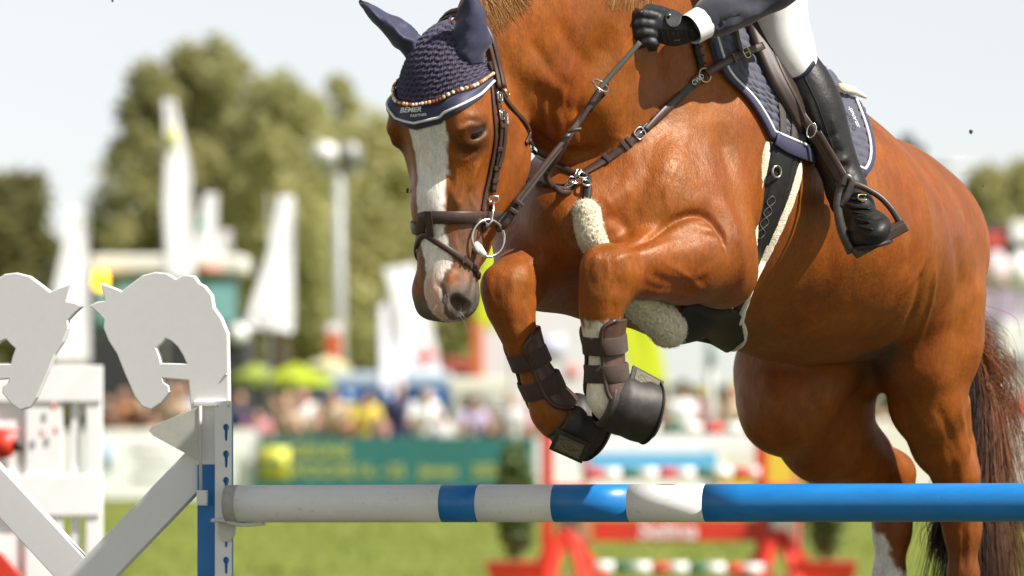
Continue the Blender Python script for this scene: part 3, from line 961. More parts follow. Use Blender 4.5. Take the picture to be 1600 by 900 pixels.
# ears in their cloth covers
def ear(base, tip, side, w, d, bend, seam):
    base = np.asarray(base); tip = np.asarray(tip); m = MB(); rings = []
    ax = unit(tip - base); s = unit(side - ax * float(side @ ax)); fwd = unit(np.cross(ax, s))
    prof = [(0, .72, 1.15), (.08, .86, 1.1), (.18, .98, 1.0), (.32, 1.06, .95), (.46, 1.0, .85), (.60, .86, .7), (.74, .66, .55), (.86, .42, .4), (.95, .20, .25), (1, .03, .05)]
    prof = spline(prof, 3)
    for f, pw, pd in prof:
        c = base + (tip - base) * f + s * bend * math.sin(f * 2.6) * .6
        ring = []
        for k in range(24):
            a = 2 * math.pi * k / 24
            x = math.cos(a) * w * pw; y = math.sin(a) * d * pd
            y += d * .75 * (x / w) ** 2 * (1 if True else 0)           # cupped
            wr = .0034 * math.sin(f * 30 + k * 1.1) * (1 - f) ** 1.5 + .0022 * math.sin(f * 17 - k * .8 + side[0] * 3) + .0015 * math.sin(f * 9 + k * .5)
            if abs(k - 18) < 1: wr -= .002
            ring.append(c + s * (x + wr) + fwd * (y + wr))
        rings.append(ring)
    m.loft(rings)
    return m.build('ear_cover', NAVY, bonnet, True)
eb = H.hit(731, 90)
ear(eb + np.array((0, .012, -.012)), eb + np.array((.002, -.02, .158)), np.array((1.0, -.25, 0)), .041, .024, .008, 0)
eb = H.hit(642, 74)
ear(eb + np.array((.012, .02, -.01)), W(562, 0, eb[1] + .03), np.array((.55, -.5, -.75)), .041, .024, .008, 0)

# ---- bridle
bridle = empty('bridle', hp(.1, .2), 'dark brown leather bridle with crystal browband on the horse\'s head', 'bridle')
def around(fn, th0, th1, n, w, name, mat_=LEATHER, t=.004, off=.009, close=False, b0=.125):
    P = []
    for k in range(n):
        th = th0 + (th1 - th0) * k / (n if close else n - 1)
        P.append(head_ray(fn(th), th, b0))
    P = np.array(P)
    if not close: P = smooth_path(P, 2)
    N = H.grad(P, .03)
    return MB().ribbon(P, N, w, t, close, off, .001).build(name, mat_, bridle, True), P, N
BP = smooth_path(np.array([cap_pt(th, 1 - (.056 - .004 * math.cos(R(th * 1.5))) / .26) for th in np.linspace(-TH, TH, 60)]), 2); BN = H.grad(BP, .03)
MB().ribbon(BP, BN, .012, .003, False, .010, .001).build('browband', LEATHER, bridle, True)
gems = [mat('crystal_clear', (.85, .74, .60), .08, .1, 200, 0, spec=1.0), mat('crystal_gold', (.72, .40, .16), .10, .2, 200, 0, spec=1.0), mat('crystal_amber', (.36, .07, .02), .08, .2, 200, 0, spec=1.0)]
Lc = np.concatenate([[0], np.cumsum(np.linalg.norm(np.diff(BP, axis=0), axis=1))])
random.seed(3); u = .006
while u < Lc[-1]:
    p = np.array([np.interp(u, Lc, BP[:, q]) for q in range(3)]); nn = unit([np.interp(u, Lc, BN[:, q]) for q in range(3)])
    r_ = random.choice((.0032, .0042, .0048))
    MB().sphere(p + nn * .0135, r_, 8, 6).build('crystal', random.choice((gems[0], gems[0], gems[1], gems[1], gems[2])), bridle)
    u += r_ * 2.05
# headpiece over the poll
P = np.array([hp(-.232 + .10 * abs(math.sin(R(th))) ** 2, .12) + 0 * HA for th in range(-90, 91, 6)])
P = np.array([H.ray(hp(-.10, .175, 0), -HA * math.cos(R(th)) * 1.0 + HL * math.sin(R(th)) - HB * .08, .35) for th in range(-100, 101, 6)])
P = smooth_path(P, 3); N = H.grad(P, .03)
MB().ribbon(P, N, .034, .006, False, .012, .003).build('headpiece', LEATHER_L, bridle, True)
MB().ribbon(P, N, .016, .004, False, .020, .002).build('headpiece_strap', LEATHER, bridle, True)
# cheek straps, near side
strap('cheek_strap', [(762, 92), (770, 125), (778, 165), (782, 205), (777, 250), (769, 300)], .015, LEATHER, bridle, .004, .003)
strap('noseband_strap', [(766, 118), (770, 165), (773, 215), (766, 265), (757, 305), (752, 330)], .010, LEATHER, bridle, .004, .002)
strap('throat_latch', [(768, 108), (783, 145), (800, 170), (818, 190), (826, 208), (820, 225)], .012, LEATHER, bridle, .004, .003)
strap('cheek_billet', [(782, 172), (785, 200), (782, 235), (775, 262)], .012, LEATHER, bridle, .004, .008)
for x, y in ((781, 196), (777, 232), (772, 262), (770, 282)):
    loop_on('keeper', x, y, -3, 30, .019, .009, LEATHER, bridle, .005, .006)
for x, y in ((776, 152), (779, 180)):
    buckle_on('buckle', x, y, 2, 30, .018, .022, STEEL, bridle, .010)
buckle_on('buckle', 787, 146, 12, 22, .014, .018, BRASS, bridle, .010)
loop_on('keeper', 762, 104, 10, -8, .020, .016, LEATHER, bridle, .006, .006)
p, d, s_, n = frame_on(786, 186, 0, 20)
MB().box(p + n * .010, (.030, .009, .004), (d, s_, n)).build('maker_tab', LEATHER, bridle, True, .001)
text_on('lettering', 'CWD', p + n * .0125, d, np.cross(n, d), .010, PRINT, bridle)
# noseband, flash strap
nose = lambda th: .198 + .00008 * th
_, NP_, NN_ = around(nose, 0, 360, 60, .030, 'noseband', LEATHER, .005, .002, True, .095)
flash = lambda th: .235 + .115 * abs(math.sin(R(th / 2))) ** 1.0
_, FP_, FN_ = around(flash, -180, 180, 60, .015, 'flash_strap', LEATHER, .004, .003, False, .082)
fp = head_ray(.212, 12, .095); fn = H.grad([fp], .02)[0]; ft = unit(HA - fn * float(HA @ fn)); fs = np.cross(fn, ft)
MB().box(fp + fn * .0075, (.058, .018, .005), (ft, fs, fn)).build('flash_loop', LEATHER, bridle, True, .0015)
def band(P, N, i, w, l, t, off, name, mat_, parent):
    tg = unit(P[i + 1] - P[i - 1]); nn = unit(N[i] - tg * float(N[i] @ tg))
    return MB().box(P[i] + nn * (off + t / 2), (l, w, t), (tg, np.cross(nn, tg), nn)).build(name, mat_, parent, True, .0007)
for i in (41, 44):
    band(FP_, FN_, i, .019, .006, .004, .005, 'keeper', LEATHER, bridle)
strap('far_cheek_tab', [(640, 296), (634, 300), (632, 302)], .010, LEATHER, bridle, .006, .004, 3)
# bit: loose ring, mouthpiece, hook
bc = W(763, 372, -.815)
ring_mesh(bc, HL * 1.0 + np.array((0, -.7, 0)), .043, .0034).build('bit_ring', STEEL, bridle, True)
mm = MB(); mm.tube([W(740, 381, -.80), W(747, 388, -.815), W(757, 399, -.83)], [.011, .0115, .007], 12)
mm.sphere(W(740, 381, -.80), .011, 10, 8)
mm.build('bit_mouthpiece', mat('rubber_bit', (.66, .64, .56), .5, .06, 60, .1), bridle, True)
MB().tube([W(741, 383, -.76), W(700, 395, -.70), W(665, 400, -.62)], .010, 8).build('bit_bar', _M['rubber_bit'], bridle, True)
hk = MB()
hk.tube([W(766, 306, -.80), W(778, 307, -.80), W(780, 314, -.80), W(772, 318, -.80), W(764, 314, -.80)], .0022, 6, True)
hk.tube([W(772, 314, -.805), W(770, 335, -.81), W(768, 346, -.82), W(763, 352, -.825), W(757, 346, -.82)], .003, 8)
hk.build('bit_hook', STEEL, bridle, True)
strap('cheek_end', [(768, 318), (766, 340), (760, 352), (752, 358)], .016, LEATHER, bridle, .005, .002)

# ---- reins with martingale
def free_strap(name, pts, w, t, mat_, parent, up=(0, -1, 0), n=6):
    P = np.array(spline([W(*p) for p in pts], n))
    return MB().ribbon(P, np.tile(np.asarray(up, float), (len(P), 1)), w, t, off=-t / 2).build(name, mat_, parent, True)
reins = empty('reins', W(900, 220, -.8), 'thin brown rein running from the bit ring to the gloved hand', 'reins')
def rein_tube(name, pts, r, mat_, flat=.5):
    P = np.array(spline([W(*p) for p in pts], 6))
    return MB().tube(P, r, 8, flat=flat, up=(0, -1, 0)).build(name, mat_, reins, True)
rein_tube('rein_end', [(776, 358, -.79), (788, 352, -.80), (797, 338, -.80), (806, 322, -.79)], .009, LEATHER)
rein_tube('rein', [(778, 352, -.795), (806, 320, -.79), (850, 262, -.76), (900, 196, -.72), (940, 135, -.69), (975, 95, -.67), (1000, 66, -.655)], [.0080] * 18 + [.0065] * 19, GREYSTRAP)
rein_tube('rein_billet', [(800, 322, -.80), (850, 258, -.77), (893, 205, -.735)], .0065, LEATHER)
rein_tube('rein_stop', [(887, 206, -.755), (896, 203, -.755), (908, 202, -.75)], .0055, LEATHER, .9)
for f in ((803, 330, -.805), (812, 318, -.80)):
    MB().box(W(*f), (.009, .012, .021), (unit((.6, 0, .8)), np.array((0, 1.0, 0)), unit((-.8, 0, .6)))).build('keeper', LEATHER, reins, True, .001)
# far rein behind the neck edge, from the far bit ring to the hand
rein_tube('rein', [(1002, 20, -.60), (990, 14, -.56), (978, 22, -.50)], .006, LEATHER)

# ---- breastplate and running martingale
plate = empty('breastplate', W(1000, 220, -.55), 'brown elastic breastplate with steel buckles and running martingale across the chest', 'breastplate')
strap('shoulder_strap', [(1098, 118), (1080, 134), (1050, 162), (1020, 190)], .021, GREYSTRAP, plate, .004, .003)
strap('shoulder_strap', [(1062, 148), (1046, 164), (1025, 184), (1006, 204)], [.016, .021, .018, .014], LEATHER, plate, .005, .006)
strap('chest_strap', [(1012, 196), (996, 212), (975, 230), (950, 248), (925, 264), (908, 274)], .021, LEATHER, plate, .005, .003)
strap('chest_strap', [(905, 276), (880, 262), (855, 250), (835, 236), (825, 218)], .013, LEATHER, plate, .004, .003, y0=-.70)
strap('chest_strap', [(900, 292), (872, 292), (845, 288), (812, 278), (806, 276)], .011, BLACKL, plate, .004, .003, y0=-.70)
buckle_on('buckle', 997, 209, -12, 11, .026, .026, STEEL, plate, .010, .0022)
for x, y in ((982, 222), (975, 228), (948, 249)):
    loop_on('keeper', x, y, -12, 10, .026, .009, LEATHER, plate, .005, .007)
strap('saddle_strap', [(1098, 117), (1115, 106), (1132, 97), (1150, 90), (1172, 84)], .019, LEATHER, plate, .004, .016, lift=[0, .006, .012, .02, .03])
buckle_on('buckle', 1146, 92, 12, -6, .026, .022, BRASS, plate, .045, .002)
loop_on('keeper', 1133, 97, 12, -6, .024, .010, LEATHER, plate, .005, .030)
strap('wither_strap', [(1083, 60), (1087, 78), (1092, 96), (1094, 112)], .020, BLACKL, plate, .004, .004)
for y in (74, 88, 100):
    loop_on('keeper', 1087 + (y - 74) * .25, y, 3, 14, .024, .006, BLACKL, plate, .004, .007)
rp = H.hit(1097, 119); ring_mesh(rp + H.grad([rp])[0] * .010, H.grad([rp])[0], .017, .0028, 20).build('ring', BRASS, plate, True)
p, d, s_, n = frame_on(1086, 126, -14, 11)
MB().box(p + n * .010, (.034, .021, .004), (d, s_, n)).build('maker_tab', LEATHER, plate, True, .001)
text_on('lettering', 'CWD', p + n * .0125, -d, -s_ if (-s_)[2] > 0 else s_, .017, PRINT, plate)
# hardware over the breast
cl = H.hit(903, 283, -.62); cn = H.grad([cl])[0]
for dx, dy, r_ in ((-6, 4, .013), (8, -4, .012), (14, 8, .011)):
    c_ = H.hit(903 + dx, 283 + dy, -.62) + cn * .012
    ring_mesh(c_, cn + np.array((.5, 0, .3)), r_, .0024, 18).build('ring', STEEL, plate, True)
buckle_on('snap_hook', 893, 292, -14, 10, .012, .026, STEEL, plate, .012, .0022, -.62)
buckle_on('snap_hook', 905, 276, 6, -12, .010, .026, STEEL, plate, .014, .0020, -.62)
def plate_tube(name, pts, r, mat_, flat=.5):
    P = np.array(spline([W(*p) for p in pts], 6))
    return MB().tube(P, r, 8, flat=flat, up=(0, -1, 0)).build(name, mat_, plate, True)
plate_tube('martingale_strap', [(938, 140, -.70), (920, 168, -.71), (893, 210, -.72), (868, 250, -.71), (853, 272, -.69), (862, 290, -.66), (884, 295, -.62), (898, 286, -.60)], .0065, LEATHER)
plate_tube('martingale_strap', [(852, 268, -.70), (858, 282, -.67), (875, 299, -.64), (892, 300, -.61)], .0060, LEATHER)
plate_tube('martingale_strap', [(944, 146, -.685), (930, 160, -.69), (915, 180, -.70)], .0060, BLACKL)
ring_mesh(W(939, 134, -.705), unit((.55, -.45, .75)), .022, .0026, 24).build('martingale_ring', STEEL, plate, True)
strap('breast_strap', [(918, 278), (918, 296), (916, 318)], .020, BLACKL, plate, .006, .003, y0=-.68)

# ---- sheepskin roll under the breast
def woolly(name, P, r, parent, seed=1, n=26):
    P = np.asarray(P)
    if not np.isscalar(r): P = np.array(spline(list(P), 2)); r = np.interp(np.linspace(0, 1, len(P)), np.linspace(0, 1, len(r)), r); n = 72
    m = MB(); rings = []; rn = np.random.default_rng(seed)
    for i in range(len(P)):
        tg = unit(P[min(i + 1, len(P) - 1)] - P[max(i - 1, 0)])
        x = unit(np.cross(tg, (0, 1, .2))); y = np.cross(tg, x)
        f = min(1, math.sqrt(.12 + 10 * min(i, len(P) - 1 - i) / len(P)))
        rr = (r if np.isscalar(r) else r[i]) * f
        a = np.arange(n) * 2 * math.pi / n
        q = rr * (1 + .045 * rn.normal(size=n))
        rings.append(P[i] + q[:, None] * (np.cos(a)[:, None] * x + np.sin(a)[:, None] * y))
    m.loft(rings)
    o = m.build(name, FLEECE, parent, True)
    return o
roll = empty('sheepskin_roll', W(930, 380, -.55), 'cream sheepskin sleeve hanging from the breastplate between the forelegs', 'sheepskin')
RP = [(916, 312, -.62), (917, 335, -.63), (922, 365, -.63), (936, 395, -.60), (955, 425, -.56), (985, 458, -.52), (1015, 485, -.47), (1042, 512, -.43), (1058, 535, -.40)]
RPw = spline([W(*p) for p in RP], 9)
woolly('sleeve', RPw, np.interp(np.linspace(0, 1, len(RPw)), [0, .3, .5, .7, 1], [.033, .034, .038, .046, .044]), roll)
# ------------------------------------------------------------------ saddle, pad, girth
def sheet(A, B, nu, nv, y0=-1.5, ny0=None):
    """grid of picture points between curve A and curve B, laid on the horse: returns points, normals [nv+1, nu+1]"""
    a = np.array(spline(A, 12)); b = np.array(spline(B, 12))
    def rs(c, n):
        L = np.concatenate([[0], np.cumsum(np.linalg.norm(np.diff(c, axis=0), axis=1))]); x = np.linspace(0, L[-1], n)
        return np.stack([np.interp(x, L, c[:, 0]), np.interp(x, L, c[:, 1])], 1)
    a = rs(a, nv + 1); b = rs(b, nv + 1)
    P = np.zeros((nv + 1, nu + 1, 3))
    for i in range(nv + 1):
        for j in range(nu + 1):
            q = a[i] + (b[i] - a[i]) * j / nu
            P[i, j] = H.hit(q[0], q[1], y0, n=320)
    for _ in range(2):
        P[1:-1] = .25 * P[:-2] + .5 * P[1:-1] + .25 * P[2:]
        P[:, 1:-1] = .25 * P[:, :-2] + .5 * P[:, 1:-1] + .25 * P[:, 2:]
    N = H.grad(P.reshape(-1, 3), .04).reshape(P.shape)
    return P, N
def resamp(P, n, m):
    P = up1(P, n); return up1(P.transpose(1, 0, 2), m).transpose(1, 0, 2)
def slab(P, N, off, t, name, mat_, parent, h=None, attrs=None):
    """sheet with thickness: outer face follows off+t(+h), closed round the rim"""
    n, m = P.shape[:2]
    top = P + N * (off + t) + (0 if h is None else N * h[..., None])
    rim = np.zeros((n, m), bool); rim[0] = rim[-1] = True; rim[:, 0] = rim[:, -1] = True
    bot = P + N * off
    V = np.concatenate([top.reshape(-1, 3), bot.reshape(-1, 3)])
    idx = np.arange(n * m).reshape(n, m)
    F = [np.stack([idx[:-1, :-1], idx[:-1, 1:], idx[1:, 1:], idx[1:, :-1]], -1).reshape(-1, 4)]
    loop = np.concatenate([idx[0, :], idx[1:, -1], idx[-1, -2::-1], idx[-2:0:-1, 0]])
    nx = np.roll(loop, -1)
    F.append(np.stack([loop, loop + n * m, nx + n * m, nx], 1))
    o = np_mesh(name, V, np.concatenate(F), mat_, parent)
    return o
pad = empty('saddle_pad', W(1240, 240, .05), 'navy quilted saddle pad with white piping under the brown saddle', 'saddle pad')
PA = [(1092, 10), (1104, 60), (1124, 112), (1162, 150), (1188, 188), (1203, 218)]
PB = [(1325, 130), (1345, 172), (1358, 208), (1363, 240), (1358, 264), (1344, 277)]
P, N = sheet(PA, PB, 34, 26)
P = resamp(P, 110, 150); N = H.grad(P.reshape(-1, 3), .05).reshape(P.shape)
ii, jj = np.meshgrid(np.arange(110), np.arange(150), indexing='ij')
uu = jj / 149 * .62; vv = ii / 109 * .46
q1 = (uu + vv * .8) / .058; q2 = (uu - vv * .8) / .058
wv = q1 + .22 * np.sin(q2 * 6.28); wu = q2 + .22 * np.sin(q1 * 6.28)
hq_ = .0055 * np.sqrt(np.abs(np.sin(wv * math.pi))) * np.sqrt(np.abs(np.sin(wu * math.pi)))
slab(P, N, .002, .007, 'quilted_panel', NAVY_Q, pad, hq_)
def edge_of(P, N, which, d0, k=None):
    return {'f': (P[:, d0], N[:, d0]), 'b': (P[:, -1 - d0], N[:, -1 - d0]), 'l': (P[-1 - d0, :], N[-1 - d0, :])}[which]
rim = [(0, 9, 'f'), (0, 5, 'l'), (0, 5, 'b')]
ep = np.concatenate([P[:-4, 4], P[-5, 4:-4], P[-5:25:-1, -5]]); en = np.concatenate([N[:-4, 4], N[-5, 4:-4], N[-5:25:-1, -5]])
MB().ribbon(ep[::2], en[::2], .022, .005, off=.010, crown=.002).build('binding', NAVY, pad, True)
ip = np.concatenate([P[:-7, 7], P[-8, 7:-7], P[-8:25:-1, -8]]); inn = np.concatenate([N[:-7, 7], N[-8, 7:-7], N[-8:25:-1, -8]])
MB().tube(list((ip + inn * .016)[::2]), .0036, 8).build('white_piping', PIPING, pad, True)
pt, d, s_, n = frame_on(1325, 192, 6, 16)
text_on('lettering', 'sports', pt + n * .024, d, np.cross(n, d), .026, PRINT, pad, shear=.2)

saddle = empty('saddle', W(1200, 100, .0), 'brown leather jumping saddle beneath the rider', 'saddle')
P, N = sheet([(1150, -25), (1155, 30), (1172, 85), (1195, 135), (1218, 172), (1240, 208)], [(1212, -25), (1232, 40), (1250, 95), (1264, 140), (1270, 175), (1262, 210)], 18, 20)
hb = np.zeros(P.shape[:2])
for i in range(P.shape[0]):
    for j in range(P.shape[1]):
        hb[i, j] = .018 * math.exp(-((j - 3.5) / 2.6) ** 2) * min(1, i / 4) * min(1, (20 - i) / 4)
DSL = mat('dark_saddle_leather', (.034, .017, .013), .5, .25, 50, .2, 400, .0006)
slab(P, N, .018, .008, 'flap', DSL, saddle, hb)
slab(P[:, 3:8], N[:, 3:8], .030, .008, 'knee_block', DSL, saddle, hb[:, 3:8] * .4)
MB().tube([p + n * .034 for p, n in zip(P[:, 8], N[:, 8])], .010, 10).build('flap_edge', LEATHER_L, saddle, True)
strap('billet', [(1214, 165), (1217, 195), (1216, 228)], .022, GREYSTRAP, saddle, .004, .013, y0=-.45)
strap('billet', [(1232, 172), (1234, 200), (1232, 236)], .022, GREYSTRAP, saddle, .004, .013, y0=-.45)
strap('d_ring_strap', [(1138, 40), (1143, 66), (1150, 96)], .014, LEATHER_L, saddle, .004, .020)
# seat: pommel, dip and cantle along the back (above the picture's edge)
rings = []
for f, (px, py, Y, w, h) in enumerate([(1120, -80, -.02, .06, .03), (1140, -105, .02, .10, .05), (1180, -105, .12, .13, .05), (1225, -90, .24, .15, .05), (1260, -85, .34, .16, .05), (1280, -90, .40, .15, .05), (1290, -85, .43, .10, .03)]):
    c = W(px, py, Y)
    rings.append([c + BL * w * math.cos(a) + BU * h * math.sin(a) for a in np.linspace(0, 2 * math.pi, 20, endpoint=False)])
MB().loft(rings).build('seat', LEATHER_L, saddle, True, sub=1)
hpd = [H.hit(1300, 150) + 0, H.hit(1322, 156), H.hit(1343, 163)]
MB().tube([p + n * .03 for p, n in zip(hpd, H.grad(hpd))], [.012, .010, .004], 10).build('half_pad_edge', FLEECE, saddle, True)

girth = empty('girth', W(1150, 480, -.1), 'black leather girth with fleece edging and a wide belly guard', 'girth')
GA = [(1198, 222), (1188, 265), (1178, 310), (1172, 360), (1168, 400), (1160, 440), (1135, 475), (1100, 485)]
GB = [(1246, 248), (1238, 285), (1220, 335), (1197, 385), (1175, 425), (1160, 465), (1152, 495), (1160, 520)]
P, N = sheet(GA, GB, 10, 40, -.34)
P = resamp(P, 120, 30); N = H.grad(P.reshape(-1, 3), .05).reshape(P.shape)
jj = np.tile(np.linspace(-1, 1, 30), (120, 1)); 
hg = .004 * (1 - jj ** 4) - .0025 * (np.abs(np.abs(jj) - .55) < .04)
slab(P, N, .004, .008, 'leather_strap', BLACKL, girth, hg)
for col, nm in ((0, 'fleece_edge'), (29, 'fleece_edge')):
    e = P[::3, col] + N[::3, col] * .004
    woolly(nm, e, .0165, girth, col + 3, 14)
gp, d, s_, n = frame_on(1205, 268, -3, 12)
ring_mesh(gp + n * .020, n, .014, .0024, 20).build('ring', STEEL, girth, True)
zz = [(1200 + 7 * math.sin(k * .5) - k * .9, 305 + k * 2.6) for k in range(26)]
q = np.array([H.hit(x, y, -.34) for x, y in zz]); MB().tube(list(smooth_path(q, 1) + H.grad(q) * .0160), .0009, 5).build('stitching', mat('grey_thread', (.15, .145, .13), .8), girth, True)
zz = [(1200 - 7 * math.sin(k * .5) - k * .9, 305 + k * 2.6) for k in range(26)]
q = np.array([H.hit(x, y, -.34) for x, y in zz]); MB().tube(list(smooth_path(q, 1) + H.grad(q) * .0160), .0009, 5).build('stitching', _M['grey_thread'], girth, True)
# belly guard
P, N = sheet([(1062, 470), (1090, 462), (1125, 465), (1152, 486)], [(1064, 540), (1095, 548), (1135, 546), (1163, 522)], 14, 26, -.38)
P = P.transpose(1, 0, 2); N = N.transpose(1, 0, 2)
slab(P, N, .008, .010, 'belly_guard', BLACKL, girth)
woolly('fleece_edge', [H.hit(x, y, -.34) + np.array((0, -.008, -.004)) for x, y in spline([(1153, 470), (1152, 490), (1162, 515), (1158, 534), (1140, 545)], 6)], .009, girth, 9, 12)
strap('pad_keeper', [(1204, 218), (1222, 230), (1250, 241), (1285, 251)], .034, NAVY, girth, .004, .020)

# ------------------------------------------------------------------ rider
person = empty('person', W(1260, 60, -.1), 'rider in dark jacket, white breeches, black glove and tall boots on the horse', 'person')
def surf(px, py, off):
    p = H.hit(px, py); return p + H.grad([p], .05)[0] * off
def small_field(lo, hi, h):
    return Field(*[np.arange(a, b + h, h) for a, b in zip(lo, hi)])
def field_mesh(f, name, mat_, parent, rel=2):
    V, F = f.mesh(); return np_mesh(name, relax(V, F, rel), F, mat_, parent)
# ---- lower leg and boot
yk = surf(1250, 100, .0)[1]; 
LG = [(1236, 70, -.125), (1248, 105, -.125), (1264, 145, -.125), (1278, 180, -.125), (1296, 225, -.13), (1311, 262, -.14), (1320, 285, -.15)]
yl = [H.hit(p[0], p[1])[1] for p in LG]
YL = np.interp(np.arange(7), [0, 6], [min(yl[0], yl[1]) - .125, yl[6] - .135])
LR = [.048, .049, .055, .057, .046, .038, .036]
lp = [np.array((*W(p[0], p[1], y), r)) for p, y, r in zip(LG, YL, LR)]
ank = W(1323, 298, YL[6] - .005); ball = W(1356, 358, YL[6] - .15); toe = W(1366, 366, YL[6] - .19)
heel = W(1318, 312, YL[6] + .05)
B = small_field(np.minimum(lp[0][:3], toe) - .12, np.maximum(lp[0][:3], np.maximum(toe, heel)) + .12, .005)
B.chain([p for p in lp[1:]], .03, sm=2)
B.cone(lp[6][:3], .034, ank, .038, .03); B.cone(ank, .038, heel, .030, .03)
B.chain([np.array((*ank, .038)), np.array((*((ank + ball) / 2 + np.array((0, 0, .008))), .036)), np.array((*ball, .031)), np.array((*toe, .022))], .03)
_tx = unit(W(1410, 350, ball[1]) - W(1335, 391, ball[1])); _tu = unit(np.array((-_tx[2], -.25, _tx[0]))); _tu = unit(_tu - _tx * float(_tu @ _tx))
B.ell(W(1362, 358, ball[1] - .01), (.047, .072, .030), np.array((_tx, np.cross(_tu, _tx), _tu)), .03)
B.cone(heel + np.array((0, 0, -.012)), .026, ball + np.array((0, 0, -.010)), .030, .03)
BD = []
for (x0, y0, x1, y1, am) in ((1290, 238, 1318, 232, -.004), (1296, 250, 1326, 246, .004), (1299, 262, 1328, 255, -.005), (1304, 272, 1332, 270, .004), (1307, 283, 1336, 279, -.005), (1311, 296, 1342, 296, .003), (1262, 150, 1280, 200, .003), (1300, 180, 1310, 225, .003), (1285, 215, 1310, 205, -.003), (1330, 345, 1385, 335, -.004), (1335, 338, 1375, 325, .003)):
    BD.append((np.array([B.hit(x0 + (x1 - x0) * q, y0 + (y1 - y0) * q + 4 * math.sin(q * 3)) for q in np.linspace(0, 1, 8)]), am, .007))
tp = lp[1][:3] - unit(lp[2][:3] - lp[1][:3]) * .0
BOOT = mat('boot_leather', (.013, .012, .012), .46, .35, 22, .4, 130, .002, spec=.32, dirt=(.030, .026, .022))
_V, _F = B.mesh(); boot = np_mesh('tall_boot', apply_detail(relax(_V, _F, 2), BD, B), _F, BOOT, person)
def boot_hit(px, py):
    return B.hit(px, py)
# sole welt, laces, spur strap, seam
so = [W(1362, 362, ball[1]) + np.array((dx, dy, -.040 + dz)) for dx, dy, dz in ((-.036, .06, .01), (-.040, 0, 0), (-.028, -.035, .0), (0, -.055, .004), (.03, -.040, .012), (.045, 0, .018), (.04, .06, .02))]
MB().tube(spline(so, 5), .006, 8, True).build('boot_welt', mat('boot_sole', (.018, .016, .015), .6, .2, 60, .3), boot, True)
for k in range(5):
    y = 312 + k * 10
    P = B.snap([B.hit(x, y + (x - 1335) * .25) for x in np.linspace(1324 + k * 4.5, 1346 + k * 4.5, 8)])
    MB().tube(list(P + B.grad(P) * .001), .0030, 6).build('lace', BLACKL, boot, True)
P = B.snap([B.hit(x, y) for x, y in spline([(1318, 318), (1330, 322), (1345, 325), (1360, 328)], 4)]); N = B.grad(P)
MB().ribbon(P, N, .012, .003, off=.002).build('spur_strap', BLACKL, boot, True)
c = B.hit(1347, 311); n = B.grad([c])[0]
dd = unit(np.array((.9, -.1, .25))); dd = unit(dd - n * float(dd @ n)); sd = np.cross(n, dd)
MB().tube([c + n * .006 + dd * .011 * math.copysign(abs(math.cos(a)) ** .6, math.cos(a)) + sd * .009 * math.copysign(abs(math.sin(a)) ** .6, math.sin(a)) for a in np.linspace(.5, 5.6, 18)], .0018, 6).build('spur_buckle', BRASS, boot, True)
P = B.snap([B.hit(x, y) for x, y in spline([(1257, 120), (1276, 160), (1292, 205), (1304, 240)], 6)])
MB().tube(list(P + B.grad(P) * .0005), .0016, 6).build('boot_seam', BLACKL, boot, True)
# ---- breeches
hip = W(1290, -190, .12)
BR = small_field(np.array((.15, -.65, 1.9)), np.array((1.15, .60, 2.85)), .0105)
kn = [(1200, -120, .098), (1208, -60, .078), (1214, -10, .060), (1221, 40, .0525), (1233, 80, .0500), (1244, 104, .0480)]
kw = [np.array((*W(x, y, YL[0] - .02 + .0 * i), r)) for i, (x, y, r) in enumerate(kn)]
BR.chain([np.array((*hip, .13))] + [np.array((*((hip + kw[0][:3]) / 2 + np.array((0, -.02, 0))), .115))] + kw, .05)
fk = W(1010, 20, .35)
BR.chain([np.array((*(hip + np.array((-.12, .12, 0))), .12)), np.array((*W(1080, -70, .40), .085)), np.array((*fk, .055))], .05)
BR.ell(hip + np.array((0, .06, .06)), (.16, .18, .13), None, .06)
BREECH = mat('white_breeches', (.80, .79, .80), .7, .04, 20, .25, 300, .0008)
field_mesh(BR, 'breeches', BREECH, person)
P = BR.snap([BR.hit(x, y) for x, y in spline([(1228, 127), (1244, 124), (1258, 116), (1272, 98)], 5)]); P = B.snap(P, .001) if False else P
MB().ribbon(P, BR.grad(P), .014, .004, off=-.001).build('boot_top_band', mat('navy_band', (.012, .013, .032), .6), person, True)
# ---- jacket and sleeve
JK = mat('jacket_cloth', (.026, .027, .042), .85, .15, 40, .3, 700, .0006, Sheen_Weight=.25)
J = small_field(np.array((.20, -.80, 2.15)), np.array((1.10, .65, 3.20)), .0105)
hy = H.hit(1035, 48)[1] - .055
sl = [(1107, 30, .044), (1128, 18, .047), (1160, 0, .052), (1205, -25, .058), (1262, -62, .062)]
sw = [np.array((*W(x, y, hy + .02 * i), r)) for i, (x, y, r) in enumerate(sl)]
sh = W(1195, -330, hy + .16)
J.chain(sw, .035)
J.chain([sw[-1], np.array((*((sw[-1][:3] + sh) / 2), .070)), np.array((*sh, .080))], .05)
tor = [np.array((*W(1290, -190, .12), .155)), np.array((*W(1245, -280, .05), .15)), np.array((*W(1200, -370, -.05), .16)), np.array((*W(1175, -420, -.10), .11))]
J.chain(tor, .08)
J.cone(sh, .08, W(1120, -335, hy + .50), .08, .08)
J.chain([np.array((*W(1120, -335, hy + .50), .075)), np.array((*W(1120, -90, hy + .55), .06)), np.array((*W(1010, 0, hy + .42), .045))], .05)
for k, (x0, y0, x1, y1) in enumerate(((1150, -6, 1185, 2), (1165, -12, 1205, -8))):
    a = J.hit(x0, y0); b = J.hit(x1, y1); J.cone(a, .006, b, .005, .022, '-'); 
JD = []
